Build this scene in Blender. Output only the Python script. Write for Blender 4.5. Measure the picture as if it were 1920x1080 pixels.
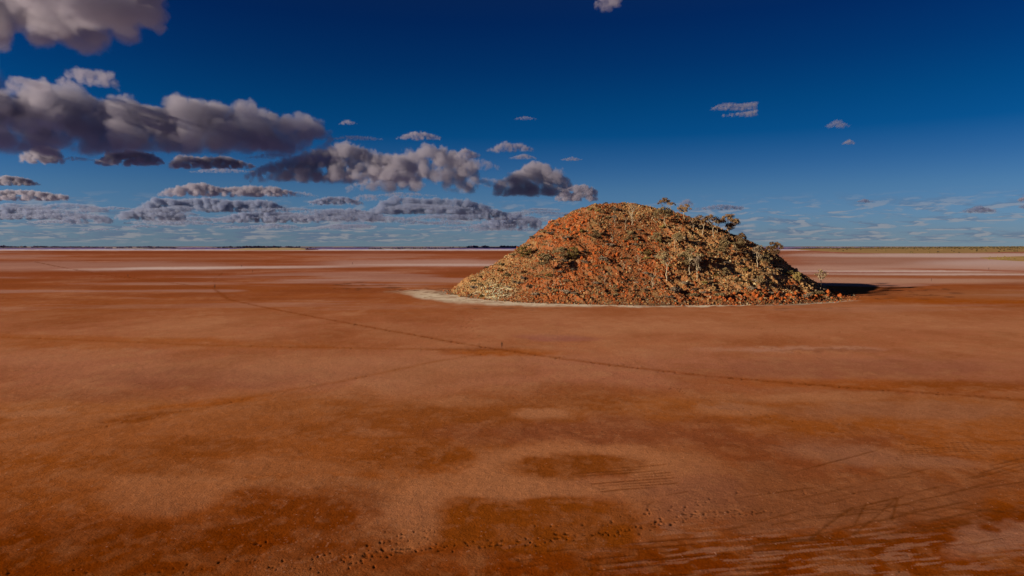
import bpy, math, random
import numpy as np
from mathutils import Vector, Matrix, noise as mnoise

sc = bpy.context.scene
for o in list(bpy.data.objects):
    bpy.data.objects.remove(o)
COL = sc.collection
R = math.radians

# ------------------------------------------------------------------ camera
H = 18.0
F = 1280.0                      # focal length in pixels of the 1920 wide photograph
PITCH = math.atan(78.0 / F)
cam_data = bpy.data.cameras.new('camera')
cam_data.lens = 24.0
cam_data.sensor_width = 36.0
cam_data.clip_start = 0.5
cam_data.clip_end = 200000.0
cam = bpy.data.objects.new('camera', cam_data)
cam.location = (0, 0, H)
cam.rotation_euler = (R(90) - PITCH, 0, 0)
COL.objects.link(cam)
sc.camera = cam

# ------------------------------------------------------------------ sun and sky
SUN_EL = 14.5
SUN_DIR = Vector((-0.88, -0.475, 0)).normalized() * math.cos(R(SUN_EL)) + Vector((0, 0, math.sin(R(SUN_EL))))
sun_data = bpy.data.lights.new('sun', 'SUN')
sun_data.energy = 5.0
sun_data.angle = R(0.55)
sun_data.color = (1.0, 0.80, 0.58)
sun = bpy.data.objects.new('sun', sun_data)
sun.rotation_euler = SUN_DIR.to_track_quat('Z', 'Y').to_euler()
sun.location = (-300, -200, 200)
COL.objects.link(sun)

sc.view_settings.view_transform = 'Standard'
sc.view_settings.look = 'None'
sc.view_settings.exposure = 0.75
sc.view_settings.gamma = 1.0
sc.view_settings.use_curve_mapping = False
sc.render.engine = 'CYCLES'
cy = sc.cycles
cy.max_bounces = 6
cy.diffuse_bounces = 3
cy.glossy_bounces = 2
cy.transparent_max_bounces = 8
cy.volume_bounces = 3
cy.volume_step_rate = 1.0
cy.volume_max_steps = 256
cy.use_denoising = True
cy.sample_clamp_indirect = 4.0

world = bpy.data.worlds.new('World')
sc.world = world
world.use_nodes = True
wt = world.node_tree
wt.nodes.clear()

class NT:
    """tiny helper to write node trees"""
    def __init__(s, tree):
        s.t = tree
    def n(s, typ, **kw):
        nd = s.t.nodes.new(typ)
        for k, v in kw.items():
            if k.startswith('i_'):
                nd.inputs[k[2:].replace('_', ' ')].default_value = v
            else:
                setattr(nd, k, v)
        return nd
    def put(s, sock, v):
        if isinstance(v, bpy.types.NodeSocket):
            s.t.links.new(v, sock)
        else:
            sock.default_value = v
    def m(s, op, a, b=0.0, c=0.0, clamp=False):
        nd = s.t.nodes.new('ShaderNodeMath')
        nd.operation = op
        nd.use_clamp = clamp
        s.put(nd.inputs[0], a); s.put(nd.inputs[1], b); s.put(nd.inputs[2], c)
        return nd.outputs[0]
    def vm(s, op, a, b=(0, 0, 0), scale=None):
        nd = s.t.nodes.new('ShaderNodeVectorMath')
        nd.operation = op
        s.put(nd.inputs[0], a)
        if op != 'LENGTH':
            s.put(nd.inputs[1], b)
        if scale is not None:
            s.put(nd.inputs['Scale'], scale)
        return nd.outputs['Value'] if op in ('LENGTH', 'DISTANCE', 'DOT_PRODUCT') else nd.outputs[0]
    def step(s, v, lo, hi, to0=0.0, to1=1.0):
        nd = s.t.nodes.new('ShaderNodeMapRange')
        nd.interpolation_type = 'SMOOTHSTEP'
        s.put(nd.inputs[0], v)
        nd.inputs[1].default_value = lo; nd.inputs[2].default_value = hi
        nd.inputs[3].default_value = to0; nd.inputs[4].default_value = to1
        return nd.outputs[0]
    def noise(s, vec, scale, detail=4.0, rough=0.55, dist=0.0):
        nd = s.t.nodes.new('ShaderNodeTexNoise')
        nd.inputs['Scale'].default_value = scale
        nd.inputs['Detail'].default_value = detail
        nd.inputs['Roughness'].default_value = rough
        nd.inputs['Distortion'].default_value = dist
        if vec is not None:
            s.t.links.new(vec, nd.inputs['Vector'])
        return nd.outputs[0]
    def mix(s, f, a, b, mode='MIX'):
        nd = s.t.nodes.new('ShaderNodeMix')
        nd.data_type = 'RGBA'
        nd.blend_type = mode
        s.put(nd.inputs[0], f); s.put(nd.inputs[6], a); s.put(nd.inputs[7], b)
        return nd.outputs[2]

w = NT(wt)
sky = w.n('ShaderNodeTexSky')
sky.sky_type = 'NISHITA'
sky.sun_disc = False
sky.sun_elevation = R(SUN_EL)
sky.sun_rotation = -math.atan2(SUN_DIR.x, SUN_DIR.y)
sky.altitude = 400
sky.air_density = 1.0
sky.dust_density = 0.3
sky.ozone_density = 3.0
geo = w.n('ShaderNodeTexCoord')
sep = w.n('ShaderNodeSeparateXYZ')
wt.links.new(geo.outputs['Generated'], sep.inputs[0])
elev = w.m('ARCSINE', sep.outputs[2])                 # radians above the horizon
az = w.m('ARCTAN2', sep.outputs[0], sep.outputs[1])
# the clear polarised desert sky: deep blue overhead, paling to a dusty grey blue at the horizon
ramp = w.n('ShaderNodeValToRGB')
rr = ramp.color_ramp
wt.links.new(w.m('MULTIPLY', w.m('MAXIMUM', elev, 0.0), 1.0 / R(40)), ramp.inputs[0])
SKYRAMP = [(0.0, (.225, .352, .66)), (0.0226, (.198, .296, .562)), (0.0635, (.178, .290, .540)), (0.1143, (.139, .259, .465)), (0.1647, (.074, .204, .407)), (0.2242, (.008, .152, .347)), (0.2828, (.003, .134, .308)), (0.3589, (.003, .100, .262)), (0.4434, (.004, .074, .228)), (0.62, (.05, .085, .20)), (1.0, (.10, .11, .20))]
while len(rr.elements) > 1:
    rr.elements.remove(rr.elements[-1])
for i, (p, c) in enumerate(SKYRAMP):
    e = rr.elements[0] if i == 0 else rr.elements.new(p)
    e.position = p
    e.color = (*c, 1)
skycol = w.mix(1.0, sky.outputs[0], ramp.outputs[0], 'MULTIPLY')
# a polarising filter darkens the sky most at a right angle to the sun, which is the left of the view
cosg = w.vm('DOT_PRODUCT', geo.outputs['Generated'], tuple(SUN_DIR))
c2 = w.m('MULTIPLY', cosg, cosg)
pol = w.m('SUBTRACT', 1.26, w.m('MULTIPLY', w.m('DIVIDE', w.m('SUBTRACT', 1.0, c2), w.m('ADD', 1.0, c2)), 0.70))
skycol = w.vm('SCALE', skycol, scale=pol)
# the farthest cloud deck, too far and too faint to be more than streaks over the horizon
cc = w.n('ShaderNodeCombineXYZ')
el2 = w.m('POWER', w.m('MAXIMUM', elev, 0.0005), 0.62)
wt.links.new(w.m('MULTIPLY', az, 24.0), cc.inputs[0])
wt.links.new(w.m('MULTIPLY', el2, 62.0), cc.inputs[1])
cn = w.noise(cc.outputs[0], 1.0, 7.0, 0.60, 0.4)
cc2 = w.n('ShaderNodeCombineXYZ')
wt.links.new(w.m('MULTIPLY', az, 3.0), cc2.inputs[0])
wt.links.new(w.m('MULTIPLY', elev, 30.0), cc2.inputs[1])
big = w.noise(cc2.outputs[0], 1.0, 2.0, 0.5)
cmask = w.step(w.m('ADD', cn, w.m('MULTIPLY', w.m('SUBTRACT', big, 0.5), 0.35)), 0.44, 0.58)
cmask = w.m('MULTIPLY', cmask, w.step(elev, R(0.1), R(0.5)))
cmask = w.m('MULTIPLY', cmask, w.step(elev, R(4.3), R(2.4)))
litn = w.noise(w.vm('ADD', cc.outputs[0], (0.25, -0.30, 0.0)), 1.0, 7.0, 0.60, 0.4)
litm = w.step(w.m('SUBTRACT', cn, litn), -0.02, 0.09)
cloudc = w.mix(litm, (0.60, 0.80, 1.30, 1), (1.95, 1.80, 1.85, 1))
skycol = w.mix(w.m('MULTIPLY', cmask, 0.52), skycol, cloudc)
bg = w.n('ShaderNodeBackground')
bg.inputs[1].default_value = 0.1
wo = w.n('ShaderNodeOutputWorld')
wt.links.new(skycol, bg.inputs[0])
wt.links.new(bg.outputs[0], wo.inputs[0])

def ray(px, py):
    u, v = (px - 960.0) / F, (540.0 - py) / F
    return Vector((u, math.cos(PITCH) + v * math.sin(PITCH), -math.sin(PITCH) + v * math.cos(PITCH)))

def ground_at(px, py, z=0.0):
    d = ray(px, py)
    t = (z - H) / d.z
    return d.x * t, d.y * t
# ------------------------------------------------------------------ numpy noise
def _hash(ix, iy, seed):
    h = (ix.astype(np.int64) * 374761393 + iy.astype(np.int64) * 668265263 + seed * 974634777) & 0xffffffff
    h = ((h ^ (h >> 13)) * 1274126177) & 0xffffffff
    h = (h ^ (h >> 16)) & 0xffffffff
    return h.astype(np.float32) / 4294967295.0

def vnoise(x, y, seed=0):
    x = np.asarray(x, dtype=np.float64); y = np.asarray(y, dtype=np.float64)
    ix, iy = np.floor(x), np.floor(y)
    fx, fy = (x - ix).astype(np.float32), (y - iy).astype(np.float32)
    ix, iy = ix.astype(np.int64), iy.astype(np.int64)
    sx = fx * fx * fx * (fx * (fx * 6 - 15) + 10); sy = fy * fy * fy * (fy * (fy * 6 - 15) + 10)
    a, b = _hash(ix, iy, seed), _hash(ix + 1, iy, seed)
    c, d = _hash(ix, iy + 1, seed), _hash(ix + 1, iy + 1, seed)
    return (a + (b - a) * sx) * (1 - sy) + (c + (d - c) * sx) * sy

def fbm(x, y, seed=0, octaves=5, gain=0.5):
    s = np.zeros(np.shape(x), np.float32); amp, tot = 1.0, 0.0
    c, sn = math.cos(0.6), math.sin(0.6)
    for o in range(octaves):
        s += amp * vnoise(x, y, seed + o * 17)
        tot += amp; amp *= gain
        x, y = (x * c - y * sn) * 2.03 + 11.3, (x * sn + y * c) * 2.03 - 7.1
    return s / tot

def sstep(v, lo, hi):
    t = np.clip((v - lo) / (hi - lo), 0, 1)
    return t * t * (3 - 2 * t)

def lin(c):
    c = np.asarray(c, dtype=np.float64) / 255.0
    return np.where(c <= 0.04045, c / 12.92, ((c + 0.055) / 1.055) ** 2.4)

# what a level sheet of albedo 1 shows in this light: used once, to turn measured tones into albedo
LEVEL = np.array([0.67, 0.52, 0.43])
def soil(r, g, b):
    return lin((r, g, b)) / LEVEL

# ------------------------------------------------------------------ the lake bed
phi = [-180 + 4.0 * i for i in range(34)]
phi += list(np.linspace(-44, -39.5, 12))
phi += list(np.linspace(-39.4, 39.4, 1120))
phi += list(np.linspace(39.5, 44, 12))
phi += [48 + 4.0 * i for i in range(33)]
phi = np.radians(np.array(phi, dtype=np.float64))
dl = list(np.arange(0.011, 0.06, 0.008)) + list(np.arange(0.06, 1.2, 0.028)) + list(np.arange(1.2, 6.0, 0.042)) + list(np.arange(6.0, 29.0, 0.066)) + [31, 35, 40, 48, 58, 70, 82]
rad = H / np.tan(np.radians(np.array(dl)))
NR, NP = len(rad), len(phi)
GX = (rad[:, None] * np.sin(phi)[None, :])
GY = (rad[:, None] * np.cos(phi)[None, :])
front = (GY > 1.0)
gy = np.where(front, GY, 1.0)
# where each point of the plain lies in the photograph's own grid (only used to look tones up)
cz = gy * math.cos(PITCH) + H * math.sin(PITCH)
cv = (-H * math.cos(PITCH) + gy * math.sin(PITCH))
PX = 960 + F * GX / cz
PY = 540 - F * cv / cz
PX = np.where(front, PX, 960 + 4000 * np.sin(np.arctan2(GX, GY)))
PY = np.where(front, np.clip(PY, 455, 1400), 900)
PX = np.clip(PX, -900, 2800)

n1 = fbm(GX / 38.0, GY / 60.0, 3, 5)
n2 = fbm(GX / 9.0, GY / 14.0, 9, 5)
n3 = fbm(GX / 2.2, GY / 2.6, 21, 4)
nb = fbm(GX / 420.0, GY / 260.0, 5, 4)
streak = fbm(PX / 330.0, PY / 7.0, 33, 4)
far = sstep(-PY, -600, -500)            # 1 far away
wx = (fbm(PX / 95.0, PY / 30.0, 41, 5) - 0.5)
wy = (fbm(PX / 95.0 + 50, PY / 30.0, 47, 5) - 0.5)
wf = (fbm(PX / 22.0, PY / 8.0, 51, 4) - 0.5)

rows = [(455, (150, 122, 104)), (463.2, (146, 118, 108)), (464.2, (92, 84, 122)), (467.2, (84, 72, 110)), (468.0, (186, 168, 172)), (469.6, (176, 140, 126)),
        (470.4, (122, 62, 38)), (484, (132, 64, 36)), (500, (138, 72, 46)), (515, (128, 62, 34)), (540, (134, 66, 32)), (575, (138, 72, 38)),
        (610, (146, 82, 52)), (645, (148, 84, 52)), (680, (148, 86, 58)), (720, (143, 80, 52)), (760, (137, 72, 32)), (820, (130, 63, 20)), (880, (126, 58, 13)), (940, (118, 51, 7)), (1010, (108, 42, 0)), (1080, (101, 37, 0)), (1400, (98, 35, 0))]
ry = np.array([r[0] for r in rows]); rc = np.array([soil(*r[1]) for r in rows])  # mud colour and lens vignette together: tones darken towards the viewer
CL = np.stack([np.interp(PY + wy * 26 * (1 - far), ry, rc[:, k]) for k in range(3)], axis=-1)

def blend(mask, col, a=1.0):
    global CL
    m = np.clip(mask * a, 0, 1)[..., None]
    col = np.asarray(col)
    if col.ndim == 1:
        col = col[None, None, :]
    CL = CL * (1 - m) + col * m

def oval(cx, cy_, rx, ry_, soft=0.35, warp=1.0, fine=1.0, rot=0.0):
    dx = PX + wx * rx * 1.1 * warp + (wf * 14 + grit * 22) * fine - cx
    dy = PY + wy * ry_ * 1.1 * warp + (wf * 6 + grit * 9) * fine - cy_
    if rot:
        c, s = math.cos(rot), math.sin(rot)
        dx, dy = dx * c + dy * s, -dx * s + dy * c
    q = np.sqrt((dx / rx) ** 2 + (dy / ry_) ** 2)
    return 1 - sstep(q, 1 - soft, 1 + soft)

PALE = np.stack([np.interp(PY, [460, 600, 720, 800, 900, 960, 1080], [soil(*c)[k] for c in ((166, 114, 88), (162, 104, 69), (155, 98, 64), (147, 86, 52), (146, 86, 51), (139, 81, 49), (126, 72, 38))]) for k in range(3)], -1); SALT = soil(184, 150, 136); CREAM = soil(184, 156, 128); VIO = soil(112, 58, 40); MAUVE = soil(156, 112, 96)  # pale crust darkens towards the viewer too, the vignette put into its tone
ORAN = soil(136, 62, 8); DARK = soil(110, 49, 8); DEEP = soil(96, 36, 0); BROWN = soil(132, 80, 54)
# broad mottling of damp and dry mud
nearw = sstep(PY, 500, 640)
n4 = fbm(GX / 0.9, GY / 1.1, 29, 3)
grit = 0.75 * (n3 - 0.5) + 0.5 * (n4 - 0.5)
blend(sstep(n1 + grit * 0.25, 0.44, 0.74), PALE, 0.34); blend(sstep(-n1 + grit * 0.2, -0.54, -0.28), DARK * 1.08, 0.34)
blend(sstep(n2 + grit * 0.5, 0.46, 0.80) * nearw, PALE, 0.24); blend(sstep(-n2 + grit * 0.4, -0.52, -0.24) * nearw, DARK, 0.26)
# long thin bands out towards the far shore
bandw = sstep(-PY, -600, -540) * sstep(PY, 470, 474)
blend(sstep(streak, 0.54, 0.70) * bandw, MAUVE, 0.45); blend(sstep(-streak, -0.46, -0.33) * bandw, soil(118, 56, 28), 0.6)
left = sstep(-PX, -990, -900); right = sstep(PX, 1440, 1500)
blend(oval(150, 499, 300, 9, 0.4, 0.4, 0.2), MAUVE, 0.50)
blend(oval(330, 503, 160, 2.3, 0.8, 0.3, 0.1, -0.012), SALT, 0.85)
blend(oval(560, 500.5, 130, 2.2, 0.8, 0.3, 0.1, -0.01), SALT, 0.60)
blend(oval(800, 493, 190, 6.5, 0.5, 0.4, 0.2), MAUVE, 0.75)
blend(oval(850, 496.5, 160, 2.0, 0.7, 0.3, 0.1), SALT, 0.60)
blend(oval(560, 478, 500, 4, 0.6, 0.4, 0.1), soil(140, 74, 46), 0.5)
blend(oval(650, 473.5, 600, 2.2, 0.6, 0.3, 0.1), soil(112, 48, 24), 0.7)
blend(oval(250, 485, 300, 2.0, 0.8, 0.3, 0.1), soil(150, 92, 68), 0.6)
for cxx, cyy, rxx in ((620, 525, 60), (560, 530, 90), (680, 533, 40), (760, 533.5, 60), (690, 524, 70)):
    blend(oval(cxx, cyy, rxx, 1.3, 0.9, 0.3, 0.1), MAUVE, 0.5)
blend(oval(60, 515, 260, 5, 0.6, 0.4, 0.2), soil(122, 54, 24), 0.6)
# right hand side: pale salty flats and rusty streaks
blend(oval(1740, 488, 300, 12, 0.5, 0.5, 0.2) * right, soil(142, 96, 78), 0.85)
blend(oval(1800, 478.5, 330, 4.0, 0.5, 0.3, 0.1) * right, soil(172, 136, 122), 0.85)
blend(oval(1900, 494, 170, 8, 0.5, 0.4, 0.2) * right, soil(170, 134, 122), 0.8)
blend(oval(1700, 505, 360, 9, 0.5, 0.4, 0.2) * right, soil(164, 120, 102), 0.75)
blend(oval(1700, 508.5, 200, 1.2, 0.7, 0.2, 0.1) * right, soil(184, 150, 136), 0.8)
blend(oval(1850, 514.5, 260, 1.6, 0.7, 0.2, 0.1) * right, soil(182, 146, 130), 0.8)
blend(oval(1690, 525, 340, 7, 0.5, 0.4, 0.2) * right, soil(160, 112, 88), 0.75)
blend(oval(1830, 506.5, 150, 1.6, 0.7, 0.2, 0.1, 0.02) * right, soil(136, 72, 46), 0.9)
blend(oval(1800, 520, 240, 2.6, 0.7, 0.2, 0.1, 0.006) * right, soil(134, 70, 40), 0.9)
blend(oval(1620, 511, 140, 1.0, 0.7, 0.2, 0.1) * right, soil(126, 66, 52), 0.7)
blend(oval(1880, 566, 330, 6, 0.6, 0.4, 0.3, 0.02), ORAN, 0.7)
blend(oval(1860, 552, 200, 8, 0.6, 0.5, 0.3), soil(142, 86, 54), 0.5)
blend(oval(1640, 566, 130, 3.2, 0.8, 0.4, 0.3, 0.01), ORAN, 0.45)
# salt apron along the near foot of the mound
sx_ = np.interp(PX, [740, 800, 860, 940, 1050, 1200, 1350, 1500, 1640], [549, 553, 559, 564.5, 568, 571, 571.5, 570, 563])
sw_ = np.interp(PX, [735, 790, 860, 1000, 1150, 1300, 1450, 1600, 1650], [0.5, 7.5, 9.0, 7.0, 4.6, 2.8, 1.6, 0.9, 0.2])
q = np.abs(PY + wf * 4 + wy * 3 - sx_) / sw_
blend((1 - sstep(q, 0.6, 1.4)) * sstep(PX, 735, 800) * sstep(-PX, -1625, -1560), CREAM, 0.92)
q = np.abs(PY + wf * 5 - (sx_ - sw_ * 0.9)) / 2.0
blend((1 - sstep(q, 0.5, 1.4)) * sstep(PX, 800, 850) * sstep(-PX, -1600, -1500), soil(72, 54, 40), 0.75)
blend(oval(800, 548, 60, 3.0, 0.6, 0.8, 0.8), soil(172, 136, 108), 0.6)
apr = (1 - sstep(np.abs(PY - sx_) / (sw_ + 1.5), 0.6, 1.4)) * sstep(-PX, -1640, -1560) * sstep(PX, 735, 800)
blend(sstep(fbm(GX / 3.0, GY / 1.6, 311, 4), 0.52, 0.66) * apr, soil(128, 84, 58), 0.6)
for i in range(34):                                # dark scraps of weed and mud beyond the apron
    rr_ = random.Random(100 + i)
    px_ = rr_.uniform(620, 840); py_ = 536 + (px_ - 620) / 220 * 12 + rr_.gauss(0, 4)
    blend(oval(px_, py_, rr_.uniform(4, 13), 0.7, 0.9, 0.3, 0.3), soil(84, 46, 28), 0.7)
for i in range(40):
    rr_ = random.Random(300 + i)
    px_ = rr_.uniform(1640, 1800); py_ = 535 + rr_.uniform(0, 26)
    blend(oval(px_, py_, rr_.uniform(4, 14), 0.7, 0.9, 0.3, 0.3), soil(92, 48, 26), 0.6)
for i in range(26):
    rr_ = random.Random(500 + i)
    px_ = rr_.uniform(880, 1600); py_ = 577 + rr_.gauss(0, 2.0)
    blend(oval(px_, py_, rr_.uniform(4, 16), 0.7, 0.9, 0.3, 0.3), soil(96, 58, 38), 0.5)
# middle ground
blend(oval(940, 660, 95, 7, 0.5, 0.5, 0.5), ORAN, 0.75)
blend(oval(870, 655, 70, 4, 0.6), soil(120, 62, 34), 0.6)
blend(oval(1040, 633, 72, 6.5, 0.4, 0.5, 0.4, 0.03), soil(136, 76, 58), 0.8)
blend(oval(1000, 621, 200, 9, 0.5), PALE, 0.30)
blend(oval(250, 645, 340, 9, 0.5), ORAN, 0.35)
blend(oval(100, 633, 300, 5, 0.6, 0.4, 0.3, 0.02), ORAN, 0.45)
blend(oval(370, 710, 230, 18, 0.4), VIO, 0.38)
blend(oval(150, 742, 160, 12, 0.5), VIO, 0.30)
blend(oval(600, 690, 330, 26, 0.5), PALE, 0.25)
blend(oval(60, 775, 70, 7, 0.5), PALE, 0.8)
blend(oval(380, 756, 130, 6, 0.6, 0.5, 0.5, -0.10), ORAN, 0.6)
blend(oval(260, 783, 70, 7, 0.5, 0.6, 0.6, -0.14), DARK, 0.7)
blend(oval(1400, 612, 300, 12, 0.5), PALE, 0.25)
blend(oval(1480, 655, 150, 5, 0.5), soil(160, 108, 84), 0.55)
blend(oval(1560, 657, 90, 2.6, 0.6), soil(124, 66, 38), 0.7)
blend(oval(1580, 690, 270, 16, 0.4), VIO, 0.34)
blend(oval(1660, 722, 300, 10, 0.5, 0.5, 0.6, 0.02), ORAN, 0.6)
blend(oval(1830, 722, 130, 12, 0.5), DARK, 0.55)
blend(oval(1520, 745, 190, 9, 0.5), PALE, 0.5)
blend(oval(1700, 770, 230, 14, 0.5), BROWN, 0.6)
# dark plain in the middle with pale ovals
blend(oval(880, 790, 330, 50, 0.45), DARK, 0.55)
blend(oval(1050, 742, 170, 22, 0.5), DARK, 0.35)
blend(oval(1020, 774, 58, 10, 0.4, 0.7, 0.5), PALE, 0.85)
blend(oval(870, 752, 100, 7, 0.6), PALE, 0.40)
blend(oval(710, 812, 45, 6, 0.6), PALE, 0.5)
blend(oval(1385, 770, 75, 12, 0.35, 0.6, 0.5), PALE, 0.55); blend(oval(1365, 765, 42, 6, 0.5), BROWN, 0.5)
blend(oval(1410, 805, 28, 5, 0.5), PALE, 0.5)
blend(oval(1480, 850, 240, 42, 0.4), VIO * np.array([0.9, 0.85, 0.7]), 0.55)
blend(oval(1130, 812, 260, 26, 0.5), VIO, 0.45)
blend(oval(1080, 880, 205, 50, 0.22, 0.5, 0.8), PALE * 1.04, 0.85)
blend(oval(1230, 880, 120, 50, 0.3, 0.5, 0.8), PALE, 0.55)
blend(oval(1095, 876, 130, 25, 0.25, 0.5, 1.2), DARK, 0.92)
blend(oval(1010, 912, 260, 20, 0.4), PALE, 0.35)
blend(oval(1190, 916, 150, 22, 0.4), soil(124, 62, 36), 0.6)
blend(oval(770, 860, 120, 28, 0.5), DARK, 0.7)
blend(oval(960, 920, 300, 24, 0.4, 0.6, 0.8), PALE, 0.55); blend(oval(1260, 940, 90, 70, 0.4), PALE, 0.55)
blend(oval(990, 985, 215, 50, 0.20, 0.5, 1.2), DARK, 0.9)
blend(oval(1010, 962, 200, 28, 0.3), ORAN * 0.8, 0.15)
blend(oval(750, 965, 90, 60, 0.25, 0.7, 0.8), PALE * 1.05, 0.85); blend(oval(960, 922, 230, 12, 0.35, 0.6, 0.8), PALE * 1.05, 0.6)
blend(oval(700, 935, 90, 14, 0.4), PALE * 0.85, 0.6)
# left foreground
blend(oval(300, 925, 125, 36, 0.3, 0.7, 0.6, -0.1), PALE, 0.6)
blend(oval(470, 875, 240, 13, 0.5, 0.8), PALE * 0.9, 0.45)
blend(oval(380, 838, 150, 18, 0.4), DARK, 0.6); blend(oval(80, 870, 170, 26, 0.5), ORAN * 0.8, 0.5)
blend(oval(150, 890, 90, 10, 0.5), PALE * 0.85, 0.4)
blend(oval(280, 868, 150, 22, 0.5), DARK, 0.4)
blend(oval(560, 975, 165, 66, 0.3), DEEP, 0.7); blend(oval(200, 1030, 420, 52, 0.35), DEEP, 0.8); blend(oval(60, 940, 170, 24, 0.5), ORAN * 0.75, 0.4)
blend(oval(640, 1060, 230, 30, 0.4), soil(112, 56, 26), 0.35)
blend(oval(600, 905, 170, 10, 0.5), PALE * 0.85, 0.5)
# right foreground
blend(oval(1560, 940, 270, 60, 0.35), soil(116, 66, 40), 0.70)
blend(oval(1640, 858, 190, 16, 0.4, 0.7, 0.8, 0.08), soil(132, 80, 54), 0.7)
blend(oval(1320, 935, 90, 50, 0.4), soil(122, 68, 44), 0.6)
blend(oval(1800, 905, 180, 24, 0.5), soil(112, 60, 34), 0.5)
blend(oval(1750, 1000, 330, 26, 0.4, 0.9, 1.2, -0.16), DEEP, 0.7)
blend(oval(1860, 1010, 110, 26, 0.35, 0.9, 1.6, -0.25), soil(134, 82, 58), 0.75)
blend(oval(1330, 1045, 300, 30, 0.5), DEEP, 0.45)
rip = fbm(PX / 60.0 + 4, PY / 5.0 + PX / 55.0, 77, 4)
blend(sstep(rip, 0.54, 0.64) * oval(1560, 1040, 420, 50, 0.5, 1, 1), soil(136, 86, 62), 0.62)
# flecks of broken crust
blend(sstep(n3, 0.52, 0.74) * nearw, PALE, 0.22); blend(sstep(n4, 0.56, 0.74) * sstep(PY, 640, 800), PALE, 0.25)
crust = sstep(vnoise(GX * 5.1, GY * 2.9, 91) + 0.25 * grit, 0.84, 0.93)
blend(crust * oval(560, 985, 210, 80, 0.5), soil(140, 86, 58), 0.4)
blend(crust * nearw * sstep(n2, 0.4, 0.6), soil(140, 88, 60), 0.16)
GZ = ((n3 - 0.5) * 0.045 + (n2 - 0.5) * 0.05).astype(np.float64) * sstep(-rad, -420, -150)[:, None]

def stamp(x, y, r, dz=0.0, col=None, a=1.0, rim=0.0):
    """press one soft round mark into the mud: a dent of depth dz with a raised rim, and wetter mud inside"""
    d0 = math.hypot(x, y)
    if d0 < 3 or y < 1:
        return
    p0 = math.atan2(x, y)
    w_ = 2.2 * r
    j0, j1 = np.searchsorted(phi, p0 - w_ / d0), np.searchsorted(phi, p0 + w_ / d0)
    i0, i1 = np.searchsorted(-rad, -(d0 + w_)), np.searchsorted(-rad, -(d0 - w_))
    if i1 <= i0 or j1 <= j0:
        return
    q2 = ((GX[i0:i1, j0:j1] - x) ** 2 + (GY[i0:i1, j0:j1] - y) ** 2) / (r * r)
    g = np.exp(-q2 * 1.6)
    if dz:
        GZ[i0:i1, j0:j1] += -dz * g + rim * np.exp(-(np.sqrt(q2) - 1.25) ** 2 * 7)
    if col is not None:
        m = np.clip(g * a, 0, 1)[..., None]
        CL[i0:i1, j0:j1] = CL[i0:i1, j0:j1] * (1 - m) + col * m

def pts_along(poly, step):
    P = [Vector(ground_at(*p)) for p in poly]
    out = []
    carry = 0.0
    for a, b in zip(P, P[1:]):
        L = (b - a).length
        if L < 1e-6:
            continue
        t = carry
        d = (b - a) / L
        while t < L:
            out.append((a + d * t, d))
            t += step
        carry = t - L
    return out

WET = soil(66, 26, 6)
def trail(poly, seed, col=WET, spacing=0.75, width=0.25, r=0.20, dz=0.07, a=0.9, gap=0.25, soft=None):
    rnd = random.Random(seed)
    k = 0
    for p, d in pts_along(poly, spacing):
        k += 1
        nrm = Vector((-d.y, d.x))
        dist = p.length
        mz = mnoise.noise(Vector((p.x * 0.06, p.y * 0.06, seed)))
        if soft is not None:
            stamp(p.x + rnd.gauss(0, .2), p.y + rnd.gauss(0, .2), soft[0] * rnd.uniform(0.8, 1.3), 0, soft[1], soft[2] * rnd.uniform(0.5, 1))
        if rnd.random() < gap + mz * 0.8:
            continue
        s = 1 if k % 2 else -1
        q = p + nrm * (s * width + rnd.gauss(0, width * 0.7)) + d * rnd.gauss(0, spacing * 0.4)
        rr = r * rnd.choice((0.45, 0.6, 0.8, 1.0)) * max(1.0, dist / 240.0)
        ang = rnd.uniform(0, 3.14)
        for e_ in (-0.5, 0.4, 1.1)[:rnd.choice((1, 2, 3))]:
            stamp(q.x + math.cos(ang) * e_ * rr * 1.3, q.y + math.sin(ang) * e_ * rr * 1.3, rr * rnd.uniform(0.6, 1.0), dz * rnd.uniform(0.6, 1.2) if dist < 170 else 0, col, a * rnd.uniform(0.5, 1.0))

def rut(poly, seed, r=0.22, col=WET, a=0.5, dz=0.03, breakup=0.5):
    rnd = random.Random(seed)
    for p, d in pts_along(poly, r * 0.7):
        m = mnoise.noise(Vector((p.x * 0.25, p.y * 0.25, seed * 3.1))) + 0.5
        if m < breakup * 0.6:
            continue
        stamp(p.x, p.y, r * (0.8 + 0.5 * m), dz if p.length < 170 else 0, col, a * min(1, m + 0.2))

MUD = soil(96, 40, 8)
T1 = [(66, 491), (110, 500), (200, 516), (290, 526), (400, 541), (430, 562), (500, 577), (610, 598), (740, 622), (870, 645), (941, 656), (1000, 665), (1150, 685), (1300, 702), (1450, 716), (1600, 727), (1760, 738), (1990, 756)]
T2 = [(-60, 628), (0, 632), (130, 637), (260, 642), (380, 647), (500, 650), (640, 652), (800, 655), (930, 657)]
T3 = [(-60, 842), (0, 828), (100, 815), (200, 800), (260, 785), (380, 765), (520, 735), (640, 715), (820, 677), (930, 660)]
trail(T1, 1, soil(84, 36, 10), 0.42, 0.28, 0.23, 0.05, 0.95, 0.1, soft=(0.8, soil(112, 50, 12), 0.36))
trail([(400, 541), (405, 520), (420, 510)], 12, soil(84, 36, 10), 0.9, 0.35, 0.3, 0, 0.7, 0.1)
trail(T2, 2, soil(98, 44, 10), 0.5, 0.3, 0.24, 0.04, 0.65, 0.2, soft=(1.0, soil(122, 58, 14), 0.25))
trail(T3, 3, soil(84, 36, 10), 0.38, 0.20, 0.16, 0.03, 0.8, 0.3, soft=(0.8, soil(124, 60, 18), 0.18))
trail([(980, 662), (1080, 672), (1200, 688), (1320, 706)], 4, soil(100, 46, 12), 0.8, 0.3, 0.22, 0.04, 0.7, 0.3)
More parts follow.
